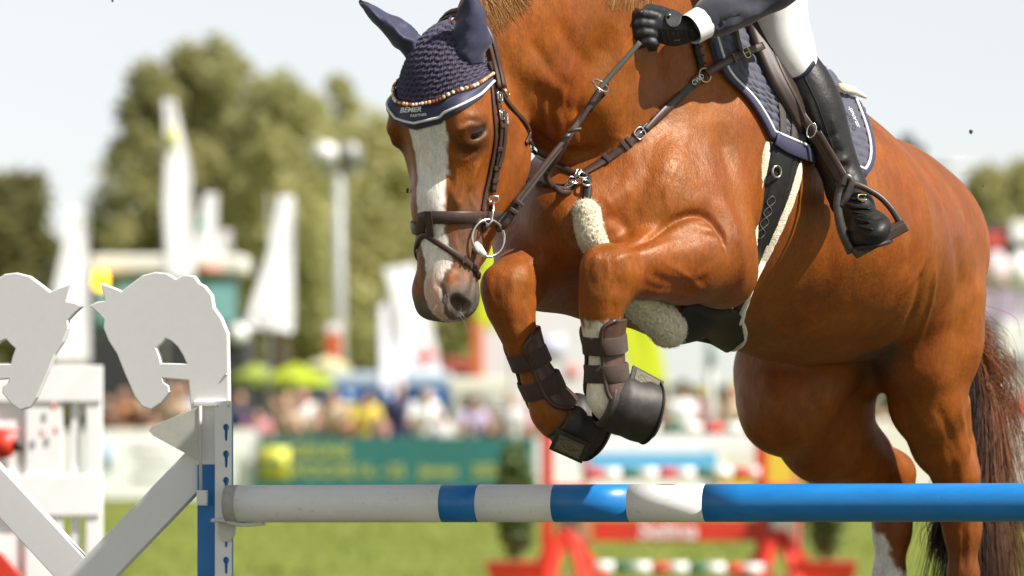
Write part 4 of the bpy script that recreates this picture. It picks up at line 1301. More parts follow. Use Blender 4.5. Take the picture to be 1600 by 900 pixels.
for (pts, am, sg_) in (([(1118, 45), (1140, 30), (1165, 22)], -.006, .010), ([(1112, 12), (1140, 2), (1170, -2)], .005, .012), ([(1135, 42), (1160, 30), (1190, 12)], .005, .010), ([(1150, 10), (1180, 6), (1205, -6)], -.007, .012), ([(1125, 25), (1150, 18), (1172, 14)], .004, .009)):
    JD.append((np.array([J.hit(*p) for p in spline(pts, 5)]), am, sg_))
_V, _F = J.mesh(); jk = np_mesh('jacket', apply_detail(relax(_V, _F, 2), JD, J), _F, JK, person)
wc = sw[0][:3]; wd = unit(sw[1][:3] - sw[0][:3])
def disc_tube(c, d, r0, r1, l, name, mat_, parent, tilt=0):
    return MB().tube([c, c + d * l * .1, c + d * l * .5, c + d * l], [r0 * .97, r0, (r0 + r1) / 2, r1], 32, cap=False).build(name, mat_, parent, True)
disc_tube(wc - wd * .058, wd, .0385, .041, .075, 'shirt_cuff', mat('white_shirt', (.80, .80, .81), .7, .03, 60, .2, 400), person)
MB().tube([wc + wd * .0 + np.array(0.), wc + wd * .02], [.0445, .0465], 28).build('sleeve_cuff', JK, jk, True)
# head with helmet, above the frame
hc = W(1110, -500, -.22)
G = small_field(hc - .2, hc + .2, .01)
G.ell(hc, (.075, .095, .115), None, .03); G.cone(hc + np.array((.03, .03, -.09)), .055, W(1170, -420, -.12), .06, .03)
G.cone(hc + np.array((-.05, -.06, -.01)), .016, hc + np.array((-.06, -.075, -.03)), .014, .02)
SKINM = mat('skin', (.55, .33, .24), .55, .08, 60, .1)
field_mesh(G, 'head', SKINM, person)
MB().sphere(hc + np.array((0, 0, .045)), (.105, .125, .10), 24, 14).build('riding_helmet', NAVY, person, True)
# ---- gloved hand: four fingers curled round the rein, thumb on top
yh = hy - .005
hc_ = W(1040, 45, yh)
Gv = small_field(hc_ - np.array((.115, .10, .085)), hc_ + np.array((.10, .12, .085)), .0026)
Gv.chain([np.array((*W(1078, 47, yh + .005), .028)), np.array((*W(1060, 46, yh), .030)), np.array((*W(1040, 42, yh), .031))], .02, n=(0, 1, 0), fl=.78)
Gv.chain([np.array((*W(1048, 48, yh), .031)), np.array((*W(1026, 44, yh), .031))], .02, n=(0, 1, 0), fl=.62)
fr = [.0115, .0118, .0112, .0098]
for i in range(4):
    y = 22 + i * 14.5; dx = (0, -2, 2, 10)[i]
    pts = [W(1024, y + 3, yh - .010), W(1005 + dx, y, yh - .016), W(990 + dx, y + 3, yh - .006), W(986 + dx, y + 6, yh + .014), W(996 + dx, y + 9, yh + .034), W(1012 + dx, y + 9, yh + .036)]
    rr = [fr[i] * f for f in (1.05, 1.05, 1.02, .95, .9, .85)]
    ff = small_field(hc_ - np.array((.115, .10, .085)), hc_ + np.array((.10, .12, .085)), .0026)
    ff.chain([np.array((*p, r)) for p, r in zip(pts, rr)], .006, sm=2)
    h_ = np.maximum(.005 - np.abs(Gv.D - ff.D), 0) / .005
    Gv.D = np.minimum(Gv.D, ff.D) - h_ * h_ * .005 * .25
th = [W(1056, 30, yh + .015), W(1032, 20, yh + .022), W(1010, 16, yh + .026), W(994, 19, yh + .024)]
Gv.chain([np.array((*p, r)) for p, r in zip(th, (.015, .0135, .012, .010))], .012, sm=2)
for k in range(7):                                                    # gathered elastic at the wrist
    x = 1030 + k * 8
    a = W(x, 52, yh - .045); b = W(x + 3, 70, yh - .03)
    pa = Gv.hit(x, 50); pb = Gv.hit(x + 3, 66)
    Gv.cone(pa, .0028, pb, .0028, .006, '-')
GLOVE = mat('black_glove', (.013, .014, .018), .55, .3, 70, .4, 420, .001)
gl = field_mesh(Gv, 'glove', GLOVE, person, 1)
P = Gv.snap([Gv.hit(1052 + 13 * math.cos(a), 30 + 15 * math.sin(a)) for a in np.linspace(0, 6.28, 20, endpoint=False)])
cN = Gv.grad([Gv.hit(1052, 30)])[0]
m = MB(); m.loft([list(P + cN * -.002), list(P + cN * .005), list(P + (P.mean(0) - P) * .12 + cN * .0062)]); m.build('glove_flap', GLOVE, gl, True)
MB().sphere(Gv.hit(1046, 26) + cN * .007, .0042, 8, 6).build('flap_button', BRASS, gl, True)
loc = Gv.hit(1058, 62); nn = Gv.grad([loc])[0]
MB().box(loc + nn * .001, (.014, .008, .0016), (unit((1, 0, .12)), nn, np.cross(unit((1, 0, .12)), nn))).build('glove_badge', mat('badge', (.16, .15, .12), .4), gl, True)

# ------------------------------------------------------------------ stirrup
stirrup = empty('stirrup', W(1372, 375, ball[1]), 'dark steel stirrup iron with brown tread holding the rider\'s boot', 'stirrup')
sy = ball[1]
IRON = mat('stirrup_iron', (.105, .098, .092), .40, .2, 60, .12, 300, .0006, metal=.75)
def st(pts, r, name, mat_=None, flat=.55, up=(0, -1, .0)):
    P = spline([W(*p) for p in pts], 6); rr = np.interp(np.linspace(0, 1, len(P)), np.linspace(0, 1, len(r)), r)
    return MB().tube(P, list(rr), 10, flat=flat, up=up).build(name, mat_ or IRON, stirrup, True)
st([(1322, 285, sy - .005), (1312, 300, sy - .01), (1309, 325, sy - .012), (1316, 360, sy - .008), (1332, 394, sy)], [.012, .010, .0105, .012, .014], 'outer_branch', None, .8)
st([(1322, 285, sy + .01), (1345, 291, sy + .03), (1374, 307, sy + .04), (1394, 328, sy + .03), (1408, 350, sy + .01)], [.010, .008, .0075, .008, .010], 'inner_branch', LEATHER, .8)
a = W(1335, 391, sy); b = W(1410, 350, sy)
ax = unit(b - a); up_ = unit(np.array((-.45, -.22, .85)) - ax * float(np.array((-.45, -.22, .85)) @ ax)); sd = np.cross(ax, up_)
MB().box((a + b) / 2 + up_ * -.004, (np.linalg.norm(b - a) + .014, .055, .024), (ax, sd, up_)).build('tread', mat('brown_tread', (.075, .048, .036), .6, .25, 60, .4, 300, .001), stirrup, True, .004)
st([(1316, 290, sy - .02), (1322, 276, sy - .02), (1330, 284, sy - .018), (1322, 308, sy - .016), (1313, 322, sy - .014)], [.008, .009, .009, .009, .007], 'eye_loop', None, .8)
def on_boot(px, py, off=.005):
    p = B.hit(px, py); return p + np.array((0, -1, 0)) * off
SL = [(1232, 150), (1246, 172), (1262, 194), (1274, 213), (1290, 240), (1304, 263), (1317, 286)]
P = np.array([W(x, y, min(B.hit(x, y)[1], sy + .10 + .14 * (1 - i / 6)) - .012) for i, (x, y) in enumerate(SL)])
P = np.array(spline(list(P), 5)); 
MB().ribbon(P, np.tile((-.3, -1., .2), (len(P), 1)), .024, .0045, crown=.001).build('stirrup_leather', LEATHER, stirrup, True)
MB().ribbon(P[14:] + np.array((.010, -.008, .004)), np.tile((-.3, -1., .2), (len(P) - 14, 1)), .016, .0035).build('leather_end', LEATHER, stirrup, True)
c = W(1268, 204, P[15][1] - .012); MB().tube([c + np.array((math.cos(a) * .010 + math.sin(a) * .006, 0, math.sin(a) * .017 - math.cos(a) * .004)) for a in np.linspace(0, 6.28, 18, endpoint=False)], .002, 6, True).build('buckle', STEEL, stirrup, True)

# ------------------------------------------------------------------ leg protection
def leg_ring(c, ax, th, off=0.0, ref=(.85, .5, 0)):
    """point on the leg round axis ax; th=0 is the back of the leg"""
    ax = unit(ax); r = np.asarray(ref, float); u = unit(r - ax * float(r @ ax)); v = np.cross(ax, u)
    d = u * math.cos(th) + v * math.sin(th)
    p = H.ray(c, d, .12, 120); return p + d * off, d
def tendon_boot(axis, straps, shell, label, near):
    root = empty('tendon_boot', W(*axis[len(axis) // 2]), label, 'horse boot', 'tendon boots on the forelegs')
    A = np.array(spline([W(*p) for p in axis], 8)); n = len(A)
    rows = []
    for i in range(n):
        ax = A[min(i + 1, n - 1)] - A[max(i - 1, 0)]
        f = i / (n - 1); w = shell * (1 - .35 * (2 * f - 1) ** 6)
        rr = [leg_ring(A[i], ax, a) for a in np.linspace(-w, w, 22)]
        rows.append(rr)
    P = np.array([[q[0] for q in r] for r in rows]); N = np.array([[q[1] for q in r] for r in rows])
    for _ in range(2): P[1:-1] = .25 * P[:-2] + .5 * P[1:-1] + .25 * P[2:]
    sh = slab(P, N, .002, .009, 'shell', mat('boot_shell_leather', (.075, .034, .024), .5, .3, 60, .3, 300, .001), root)
    for e in (0, -1):
        MB().tube([p + n_ * .009 for p, n_ in zip(P[:, e], N[:, e])], .0055, 8).build('shell_binding', LEATHER, sh, True)
    for f, tilt, hgt in straps:
        i = int(f * (n - 1)); ax = unit(A[min(i + 1, n - 1)] - A[max(i - 1, 0)])
        q = []; nn = []
        for k in range(40):
            a = 2 * math.pi * k / 40
            c = A[i] + ax * tilt * math.cos(a)
            p, d = leg_ring(c, ax, a); rr = np.linalg.norm(p - c)
            back = abs((a + math.pi) % (2 * math.pi) - math.pi) < shell
            q.append(c + d * (rr + (.0125 if back else .004))); nn.append(d)
        q = np.array(q); q = .25 * np.roll(q, 1, 0) + .5 * q + .25 * np.roll(q, -1, 0)
        MB().ribbon(q, nn, hgt, .005, True).build('strap', VELCRO, root, True)
        s0 = 33 if near else 27                                      # tab end
        seg = [q[(s0 + k) % 40] + nn[(s0 + k) % 40] * .006 for k in range(5)]
        tb = MB().ribbon(seg, [nn[(s0 + k) % 40] for k in range(5)], hgt * 1.05, .005).build('tab', mat('boot_tab', (.050, .024, .018), .5, .2, 60, .3), root, True)
        if near and f < .5:
            p = seg[2] + nn[s0 + 2] * .0065; d = -ax; ux = ax * -1
            uy = unit(np.cross(nn[s0 + 2], ux))
            text_on('lettering', 'CWD', p, ux, uy, .020, PRINT, tb)
    return root
tendon_boot([(937, 500, -.702), (938, 525, -.70), (942, 565, -.69), (946, 600, -.683), (952, 632, -.672)], [(.36, .004, .043), (.63, .004, .043)], 2.1, 'brown tendon boot with two hook-tape straps on the white near foreleg', True)
tendon_boot([(809, 525, -.60), (818, 548, -.59), (834, 585, -.577), (848, 615, -.565), (866, 645, -.552)], [(.36, .004, .043), (.66, .004, .043)], 2.0, 'brown tendon boot strapped round the brown far foreleg', False)
def bell(c0, c1, r0, r1, label, flap, name='bell_boot'):
    c0 = np.asarray(c0); c1 = np.asarray(c1); ax = unit(c1 - c0); L = np.linalg.norm(c1 - c0)
    u = unit(np.cross(ax, (0, 1, 0))); v = np.cross(ax, u)
    root = empty(name, c0, label, 'bell boot', 'rubber bell boots on the forelegs')
    prof = [(-.10, r0 * .90), (-.02, r0 * 1.08), (.06, r0 * 1.02), (.14, r0 * 1.12), (.30, r0 * .40 + r1 * .68), (.5, r0 * .1 + r1 * .92), (.75, r1 * 1.04), (1.0, r1 * 1.0), (1.0, r1 * .97), (.8, r1 * .90), (.3, r0 * .95)]
    rings = []
    for f, r in spline(prof, 3):
        rings.append([c0 + ax * f * L + r * (u * math.cos(a) * (1 + .025 * math.sin(3 * a + f * 4)) + v * math.sin(a)) for a in np.linspace(0, 2 * math.pi, 36, endpoint=False)])
    MB().loft(rings, cap=False).build('cuff', RUBBER, root, True)
    MB().tube([c0 + ax * L * .98 + r1 * 1.025 * (u * math.cos(a) + v * math.sin(a)) for a in np.linspace(0, 2 * math.pi, 40, endpoint=False)], .003, 6, True).build('rim', BLACKL, root, True)
    # flap with a moulded badge
    fc, fx, fy, fn = flap
    fl_ = MB().box(fc, (.085, .058, .006), (fx, fy, fn)).build('closing_flap', RUBBER, root, True, .002)
    MB().box(fc + fn * .004, (.064, .040, .003), (fx, fy, fn)).build('badge', mat('olive_badge', (.105, .09, .055), .5, .3, 80, .3), fl_, True, .001)
    e = [fc + fn * .0058 + fx * .026 * math.cos(a) + fy * .012 * math.sin(a) for a in np.linspace(0, 6.28, 22, endpoint=False)]
    em = mat('olive_relief', (.19, .165, .10), .5, .2, 80, .1)
    MB().tube(e, .0012, 5, True).build('emblem', em, fl_, True)
    MB().tube([fc + fn * .0058 + fx * (.020 * (k / 9 * 2 - 1)) + fy * .007 * math.sin(k * 1.1) for k in range(10)], .0011, 5).build('emblem', em, fl_, True)
    # hoof inside
    rings = [[c0 + ax * f * L + r * (u * math.cos(a) + v * math.sin(a)) for a in np.linspace(0, 2 * math.pi, 28, endpoint=False)] for f, r in ((.2, r0 * .8), (.6, r1 * .78), (1.05, r1 * .9), (1.09, r1 * .86), (1.06, r1 * .6))]
    MB().loft(rings).build('hoof', mat('hoof_horn', (.20, .14, .085), .7, .35, 40, .5, 150, .002, dirt=(.07, .05, .03)), horse, True)
    return ax, u, v
fx = unit((.86, .20, -.46)); fnv = unit((.25, -.62, .72)); fnv = unit(fnv - fx * float(fnv @ fx)); fyv = np.cross(fnv, fx)
bell(W(946, 626, -.680), W(1017, 645, -.640), .058, .073, 'black rubber bell boot on the white near foreleg', (W(1010, 596, -.672), fx, fyv, fnv))
fx = unit((.85, -.05, -.38)); fnv = unit((-.25, -.80, -.35)); fnv = unit(fnv - fx * float(fnv @ fx)); fyv = np.cross(fnv, fx)
bell(W(868, 648, -.55), W(930, 676, -.50), .052, .070, 'black rubber bell boot on the brown far foreleg', (W(890, 697, -.595), fx, fyv, fnv))

# ------------------------------------------------------------------ hair
def hair_mat(name, c0, c1, rough=.4):
    t = NT(name); at = t.n('ShaderNodeAttribute', attribute_name='shade')
    t.set(Base_Color=t.mix(at.outputs['Fac'], c0, c1), Roughness=rough); t.b.inputs['Specular IOR Level'].default_value = .25
    return t.m
def strands(name, curves, w, mat_, parent, rn, tones=None):
    """each strand a thin three-sided fibre"""
    V = []; F = []; Sh = []; k = 0
    for q_, c in enumerate(curves):
        c = np.asarray(c); m = len(c); tg = np.gradient(c, axis=0); tg /= np.linalg.norm(tg, axis=1, keepdims=True) + 1e-9
        u = np.cross(tg, rn.normal(size=3)); u /= np.linalg.norm(u, axis=1, keepdims=True) + 1e-9; v = np.cross(tg, u)
        ww = w * rn.uniform(.6, 1.3) * np.linspace(1, .35, m)[:, None]
        for a in (0, 2.094, 4.189): V.append(c + ww * (u * math.cos(a) + v * math.sin(a)))
        i = np.arange(m - 1)
        for a in range(3):
            b = (a + 1) % 3
            F.append(np.stack([k + a * m + i, k + b * m + i, k + b * m + i + 1, k + a * m + i + 1], 1))
        s0 = rn.uniform(0, 1) if tones is None else tones[q_]; Sh.append(np.tile(np.clip(s0 * (1.35 - 1.15 * np.linspace(0, 1, m) if name == 'tail' else np.ones(m)), 0, 1), 3)); k += 3 * m
    return np_mesh(name, np.concatenate(V), np.concatenate(F), mat_, parent, True, {'shade': np.concatenate(Sh)})
rn = np.random.default_rng(11)
TAILM = hair_mat('tail_hair', (.014, .007, .005), (.30, .095, .026), .5)
main = spline([W(1486, 440, 1.07), W(1510, 510, 1.12), W(1526, 590, 1.13), W(1532, 670, 1.10), W(1526, 760, 1.05), W(1524, 850, 1.02), W(1520, 960, 1.0)], 4)
main = np.array(main)
C = []; TN = []
for k in range(4600):
    j = rn.normal(size=3) * np.array((.036, .05, .03)); cl = rn.integers(0, 14); r2 = np.random.default_rng(100 + cl)
    cj = r2.normal(size=3) * np.array((.040, .06, .02)); st_ = rn.integers(0, 8); ln = int(rn.integers(14, len(main)))
    seg = main[st_:st_ + ln]
    f = np.linspace(0, 1, len(seg))[:, None]
    g = (np.arange(st_, st_ + len(seg)) / len(main))[:, None]
    c = seg + (j * .35 + cj * g) * (.25 + g) + j * .8 * f ** 1.5 + np.array((.004, .004, 0)) * np.sin(f * 3 + k)
    C.append(c); TN.append(float(np.clip(.30 + j[0] * 7 + cj[0] * 4 + rn.normal() * .15 - .25 * g[0, 0], 0, 1)))
for k in range(260):                                                   # flying hairs to the right
    a = main[rn.integers(2, 10)]; j = rn.normal(size=3) * .02
    e = a + np.array((rn.uniform(.05, .16), rn.uniform(-.05, .05), -rn.uniform(.12, .32)))
    C.append(spline([a + j, (a + e) / 2 + j + np.array((.03, 0, .02)), e + rn.normal(size=3) * .02], 6))
for k in range(420):                                                   # lower brush swinging left
    a = W(1500, 790, .98) + rn.normal(size=3) * .02
    e = W(1470 + rn.normal() * 12, 862 + rn.normal() * 14, .95)
    C.append(spline([a, (a + e) / 2 + np.array((-.02, 0, .01)) + rn.normal(size=3) * .01, e], 5))
TN += [.75] * 260 + [.12] * 420
strands('tail', C, .0010, TAILM, horse, rn, TN)
MANE = hair_mat('mane_hair', (.26, .095, .026), (.52, .27, .095), .45)
def lie(paths, lift):
    """many picture paths laid on the coat at once; lift runs along each hair"""
    A = np.array(paths); n, m, _ = A.shape
    yb = np.array([H.hit(*p)[1] for p in A[:, m // 2][::40]]); yb = np.repeat(yb, 40)[:n]
    P = np.array([[W(A[a, b, 0], A[a, b, 1], yb[a]) for b in range(m)] for a in range(n)]).reshape(-1, 3)
    P = H.snap(P); G = H.grad(P)
    return (P + G * np.tile(lift, n)[:, None]).reshape(n, m, 3)
pa = []
for k in range(1700):
    f = (k // 40) / 42.5; x0 = 738 + f * 52 + rn.normal() * 4; y0 = -30 + rn.normal() * 5; ln = rn.uniform(.45, 1.05) * (1 - .35 * f); w_ = rn.normal() * 3
    pa.append([(x0 + (30 + 34 * f) * q ** .8 * ln + w_ * math.sin(q * 6 + f * 9), y0 + (88 - 34 * f) * q * ln + 2 * math.sin(q * 7 + k)) for q in np.linspace(0, 1, 9)])
C = list(lie(pa, .012 * (1 - np.linspace(0, 1, 9)) ** 1.5 + .0012))
pa = []
for k in range(800):
    f = (k // 40) / 20; x0 = 962 + f * 62 + rn.normal() * 3; ln = rn.uniform(.45, 1.0); w_ = rn.normal() * 2
    pa.append([(x0 - (20 - 10 * f) * q * ln + w_ * math.sin(q * 5), -36 + 56 * q * ln) for q in np.linspace(0, 1, 8)])
C += list(lie(pa, .010 * (1 - np.linspace(0, 1, 8)) + .0012))
strands('mane', C, .00065, MANE, horse, rn)
C = []
for k in range(22):                                                    # whiskers
    b = head_ray(rn.uniform(.36, .44), rn.uniform(-40, 110), .09); g = H.grad([b])[0]
    C.append([b, b + g * .012 + np.array((0, 0, -.006)), b + g * .020 + np.array((0, 0, -.020)) + rn.normal(size=3) * .004])
_wk = strands('whiskers', C, .00028, hair_mat('whisker_hair', (.20, .16, .13), (.5, .46, .42)), horse, rn)
tag(_wk, kind='stuff')

rn = np.random.default_rng(41); C = []
def wool(P, r, n, l):
    P = np.asarray(P)
    for k in range(n):
        i = int(rn.integers(1, len(P) - 1)); tg = unit(P[i + 1] - P[i - 1]); d = rn.normal(size=3); d = unit(d - tg * float(d @ tg))
        rr = r if np.isscalar(r) else np.interp(i / len(P), np.linspace(0, 1, len(r)), r)
        f = min(1, math.sqrt(.12 + 10 * min(i, len(P) - 1 - i) / len(P))) if not np.isscalar(r) else 1
        p = P[i] + d * rr * f * .95 + tg * rn.uniform(-.004, .004); e = unit(d + rn.normal(size=3) * .6); b = rn.normal(size=3) * .0025
        C.append([p, p + e * l * .5 + b, p + e * l * rn.uniform(.7, 1.2) - b])
wool(RPw, np.array((.033, .034, .036, .038, .044, .046, .045, .044)), 2600, .0065)
t = NT('wool_fibre'); t.set(Base_Color=(.90, .86, .70), Roughness=.9)
tl = t.n('ShaderNodeBsdfTranslucent'); tl.inputs['Color'].default_value = (.92, .88, .72, 1)
mx = t.n('ShaderNodeMixShader'); mx.inputs[0].default_value = .5
t.l(t.b.outputs[0], mx.inputs[1]); t.l(tl.outputs[0], mx.inputs[2]); t.l(mx.outputs[0], t.t.nodes['Material Output'].inputs['Surface'])
_wf = strands('wool_fibre', C, .00045, t.m, roll, rn); tag(_wf, kind='stuff')
# ------------------------------------------------------------------ the ground
t = NT('turf')
g1 = t.noise(.35, 6, .65); g2 = t.noise(9, 5, .7); g3 = t.noise(.05, 3, .5)
c = t.ramp(g2, [(.3, (.110, .145, .016)), (.7, (.190, .225, .030))])
c = t.mix(.5, c, t.ramp(g1, [(.35, (.115, .145, .017)), (.65, (.195, .220, .034))]))
c = t.mix(t.ramp(g3, [(.5, (0, 0, 0)), (.75, (.35, .35, .35))]), c, (.24, .21, .075))
# unseen ground round the fence, darkened to cut light bounced onto the horse
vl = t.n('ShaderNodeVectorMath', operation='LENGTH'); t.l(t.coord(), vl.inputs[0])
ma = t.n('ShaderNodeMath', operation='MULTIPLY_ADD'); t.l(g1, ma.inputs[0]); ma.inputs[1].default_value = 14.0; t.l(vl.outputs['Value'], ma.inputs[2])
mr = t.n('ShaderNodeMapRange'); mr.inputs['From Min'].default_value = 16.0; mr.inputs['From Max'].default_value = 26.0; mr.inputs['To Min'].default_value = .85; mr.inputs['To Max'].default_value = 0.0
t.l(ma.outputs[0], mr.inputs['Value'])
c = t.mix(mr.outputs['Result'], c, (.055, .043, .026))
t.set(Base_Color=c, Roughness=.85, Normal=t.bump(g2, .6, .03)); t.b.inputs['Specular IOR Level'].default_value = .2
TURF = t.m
m = MB(); n_ = 40
xs = np.concatenate([-np.geomspace(2500, 4, 14), np.linspace(-3, 3, 5), np.geomspace(4, 2500, 14)])
ys = np.concatenate([np.linspace(-30, 120, 40), np.geomspace(125, 5000, 14)])
rg = np.random.default_rng(2)
Vg = [(x, y, 0.012 * math.sin(x * .7 + y * .31) + .008 * math.sin(y * .9 - x * .4) if y < 120 and abs(x) < 60 else 0.0) for y in ys for x in xs]
k = len(xs)
m.add(Vg, [(i * k + j, i * k + j + 1, (i + 1) * k + j + 1, (i + 1) * k + j) for i in range(len(ys) - 1) for j in range(k - 1)])
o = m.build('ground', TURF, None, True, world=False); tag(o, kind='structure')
# grass tufts on the stretch of turf that is seen beneath the rail
rn = np.random.default_rng(5); V = []; F = []
for k in range(9000):
    y = rn.uniform(36, 86); x = rn.uniform(-.105, .10) * (y + 14); h = rn.uniform(.03, .09); a = rn.uniform(0, 3.14); w = rn.uniform(.010, .022)
    dx, dy = math.cos(a) * w, math.sin(a) * w; lx, ly = rn.normal(size=2) * .03
    b = len(V); V += [(x - dx, y - dy, -.01), (x + dx, y + dy, -.01), (x + lx, y + ly, h)]; F.append((b, b + 1, b + 2))
m = MB(); m.add(V, F)
o = m.build('grass', mat('grass_blades', (.17, .21, .034), .6, .35, 2, 0), None, False, world=False)
tag(o, 'short green turf blades on the show ground', 'grass', kind='stuff')

# ------------------------------------------------------------------ the fence in front
PHI = -.27                                                           # the fence stands slightly askew: its right end is nearer
def PL(px, py, c=0.0):
    """point on the fence's own plane (Y = PHI*X + c) seen at px,py"""
    k = (px - 800.0) / FPX
    Y = (PHI * k * CAM_D + c) / (1 - PHI * k)
    return W(px, py, Y)
FXD = unit((1, PHI, 0)); FND = unit((PHI, -1, 0))                    # along the fence, towards the lens
WPAINT = mat('white_paint', (.74, .735, .72), .50, .05, 14, .12, 90, .001, dirt=(.60, .585, .55))
t = NT('wing_paint')
f = t.noise(5, 6, .7, stretch=(1, 1, .35)); f2 = t.noise(40, 4, .7)
t.set(Base_Color=t.mix(.5, t.ramp(f, [(.2, (.77, .765, .755)), (.7, (.85, .845, .835))]), t.ramp(f2, [(.3, (.80, .795, .785)), (.6, (.85, .845, .84))])), Roughness=.48, Normal=t.bump(t.noise(60, 3, .5), .04, .001))
WINGP = t.m
BPAINT = mat('blue_paint', (.010, .165, .47), .42, .12, 9, .10, 120, .0008, dirt=(.014, .10, .34))
def flat_shape(outer, holes, thick, name, mat_, parent, plane=PL, c=0.0, bev=.0015, sm=0):
    """board sawn to an outline, with openings"""
    cu = bpy.data.curves.new('tmp', 'CURVE'); cu.dimensions = '2D'; cu.fill_mode = 'BOTH'; cu.extrude = thick / 2 - bev; cu.bevel_depth = bev; cu.bevel_resolution = 1
    o0 = plane(*outer[0], c)
    for poly in [outer] + holes:
        p2 = np.array([plane(*p, c) for p in (spline(poly, sm, True) if sm else poly)]) - o0
        sp = cu.splines.new('POLY'); sp.points.add(len(p2) - 1); sp.use_cyclic_u = True
        for q, v in zip(sp.points, p2): q.co = (float(v @ FXD), float(v[2]), 0, 1)
    ob = bpy.data.objects.new('tmp', cu); COL.objects.link(ob); dg = bpy.context.evaluated_depsgraph_get()
    me = ob.evaluated_get(dg).to_mesh()
    V = np.array([v.co[:] for v in me.vertices]); F = [tuple(p.vertices) for p in me.polygons]
    ob.evaluated_get(dg).to_mesh_clear(); bpy.data.objects.remove(ob); bpy.data.curves.remove(cu)
    P = o0 + V[:, :1] * FXD + V[:, 1:2] * np.array((0, 0, 1.0)) + V[:, 2:3] * FND
    m = MB(); m.add(P, F); return m.build(name, mat_, parent)
wing = empty('jump_wing', (*PL(320, 900)[:2], 0), 'white jump wing with two sawn horse heads and a blue post holding the rail', 'jump wing')
HEAD = [(358, 640), (357, 575), (356, 522), (346, 498), (334, 481), (331, 462), (320, 448), (312, 444), (304, 433), (290, 431), (277, 438), (262, 429), (245, 427), (225, 432), (206, 446), (192, 457), (178, 451), (161, 445), (165, 458), (168, 471), (152, 474), (145, 478), (157, 489), (166, 499), (165, 512), (173, 532), (186, 552), (197, 580), (214, 619), (225, 634), (238, 638), (251, 629), (265, 612), (264, 604), (256, 598), (254, 589), (298, 593), (302, 640)]
HOLE = [(244, 543), (252, 536), (260, 527), (270, 531), (281, 541), (289, 554), (296, 570), (252, 569), (249, 556)]
flat_shape(HEAD, [HOLE], .022, 'horse_head_board', WINGP, wing, bev=.003)
flat_shape([(272 - x, y + 1) for x, y in HEAD], [[(272 - x, y + 1) for x, y in HOLE]], .022, 'horse_head_board', WINGP, wing, bev=.003)
# posts
def post(px0, px1, py, c, name='post', depth=.05, parent=wing, top_mat=WINGP, low_mat=BPAINT, split=726):
    a = PL(px0, py, c); b = PL(px1, py, c); w = float((b - a) @ FXD); ztop = a[2]; zs = PL(px0, split, c)[2]
    ctr = (a + b) / 2 - FND * depth / 2
    MB().box((ctr[0], ctr[1], (ztop + zs) / 2), (w, depth, ztop - zs - .0005), (FXD, FND, (0, 0, 1))).build(name, top_mat, parent, True, .002)
    MB().box((ctr[0], ctr[1], zs / 2), (w, depth, zs), (FXD, FND, (0, 0, 1))).build(name, low_mat, parent, True, .002)
post(308, 337, 628, -.010)
post(-98, -70, 628, -.010)
m = MB(); a = PL(346, 628, -.006); zt = a[2]
MB().box((a[0], a[1] + .03, zt / 2), (.044, .05, zt - .004), (FXD, FND, (0, 0, 1))).build('post', BPAINT, wing, True, .002)
# drilled strip for the cups: keyhole openings with the blue post behind
kh = []
for k in range(22):
    y = 668 + k * 41.5
    kh.append([(353.5 + 6.0 * math.sin(a), y - 6.4 * math.cos(a)) for a in np.linspace(-2.5, 2.5, 12)] + [(356.3, y + 20), (353.5, y + 23), (350.7, y + 20)])
flat_shape([(337, 627), (361, 627), (361, 1600), (337, 1600)], kh, .008, 'cup_strip', WINGP, wing, c=-.034, bev=.001)
MB().box(PL(331, 631, 0), (.085, .045, .016), (FXD, FND, (0, 0, 1))).build('cap', WINGP, wing, True, .004)
for x in (340, 357):
    MB().sphere(PL(x, 634, -.039), .0035, 8, 6).build('screw', STEEL, wing, True)
MB().sphere(PL(353, 586, -.012), .0035, 8, 6).build('screw', STEEL, wing, True)
# crossed braces
def plank(p, q, w, c, name='brace', t=.035, m_=WINGP):
    a = PL(*p, c); b = PL(*q, c); MB().bar(a, b, t, w, up=unit(np.cross(FND, b - a))).build(name, m_, wing, True, .003)
plank((338, 700), (20, 1030), .092, .020)
plank((-70, 690), (250, 1036), .092, .022)
# flag plate on its rod
flat_shape([(234, 673), (240, 666), (311, 636), (311, 719), (240, 680)], [], .006, 'flag_plate', mat('aged_plastic', (.56, .55, .49), .55, .08, 20, .15, 200, .0005, dirt=(.45, .43, .36)), wing, c=-.040, bev=.001)
MB().tube([PL(313, 634, -.042), PL(313, 700, -.042), PL(314, 782, -.042)], .0042, 8).build('flag_rod', _M['aged_plastic'], wing, True)
MB().box(PL(316, 778, -.046), (.028, .012, .038), (FXD, FND, (0, 0, 1))).build('rod_bracket', WINGP, wing, True, .003)
for dx in (-6, 6):
    for dy in (-9, 9): MB().sphere(PL(316 + dx, 778 + dy, -.052), .0022, 6, 5).build('screw', STEEL, wing)
# cup that holds the rail
cupm = mat('cup_plastic', (.62, .60, .55), .5, .08, 30, .2)
P = spline([PL(342, 816, -.045), PL(360, 816, -.075), PL(380, 823, -.085), PL(412, 821, -.085)], 5)
MB().ribbon(P, np.tile((0, 0, 1.), (len(P), 1)), [.05] * 8 + [.045] * 4 + [.03] * 4, .010).build('pole_cup', cupm, wing, True)
flat_shape([(342, 812), (368, 812), (366, 834), (358, 846), (348, 844), (343, 832)], [], .012, 'pole_cup', cupm, wing, c=-.044, bev=.002)
# base feet
for px in (330, -84):
    a = PL(px, 900, 0); MB().box((a[0], a[1], .05), (.12, 1.1, .10), (FXD, FND, (0, 0, 1))).build('foot', BPAINT, wing, True, .01)

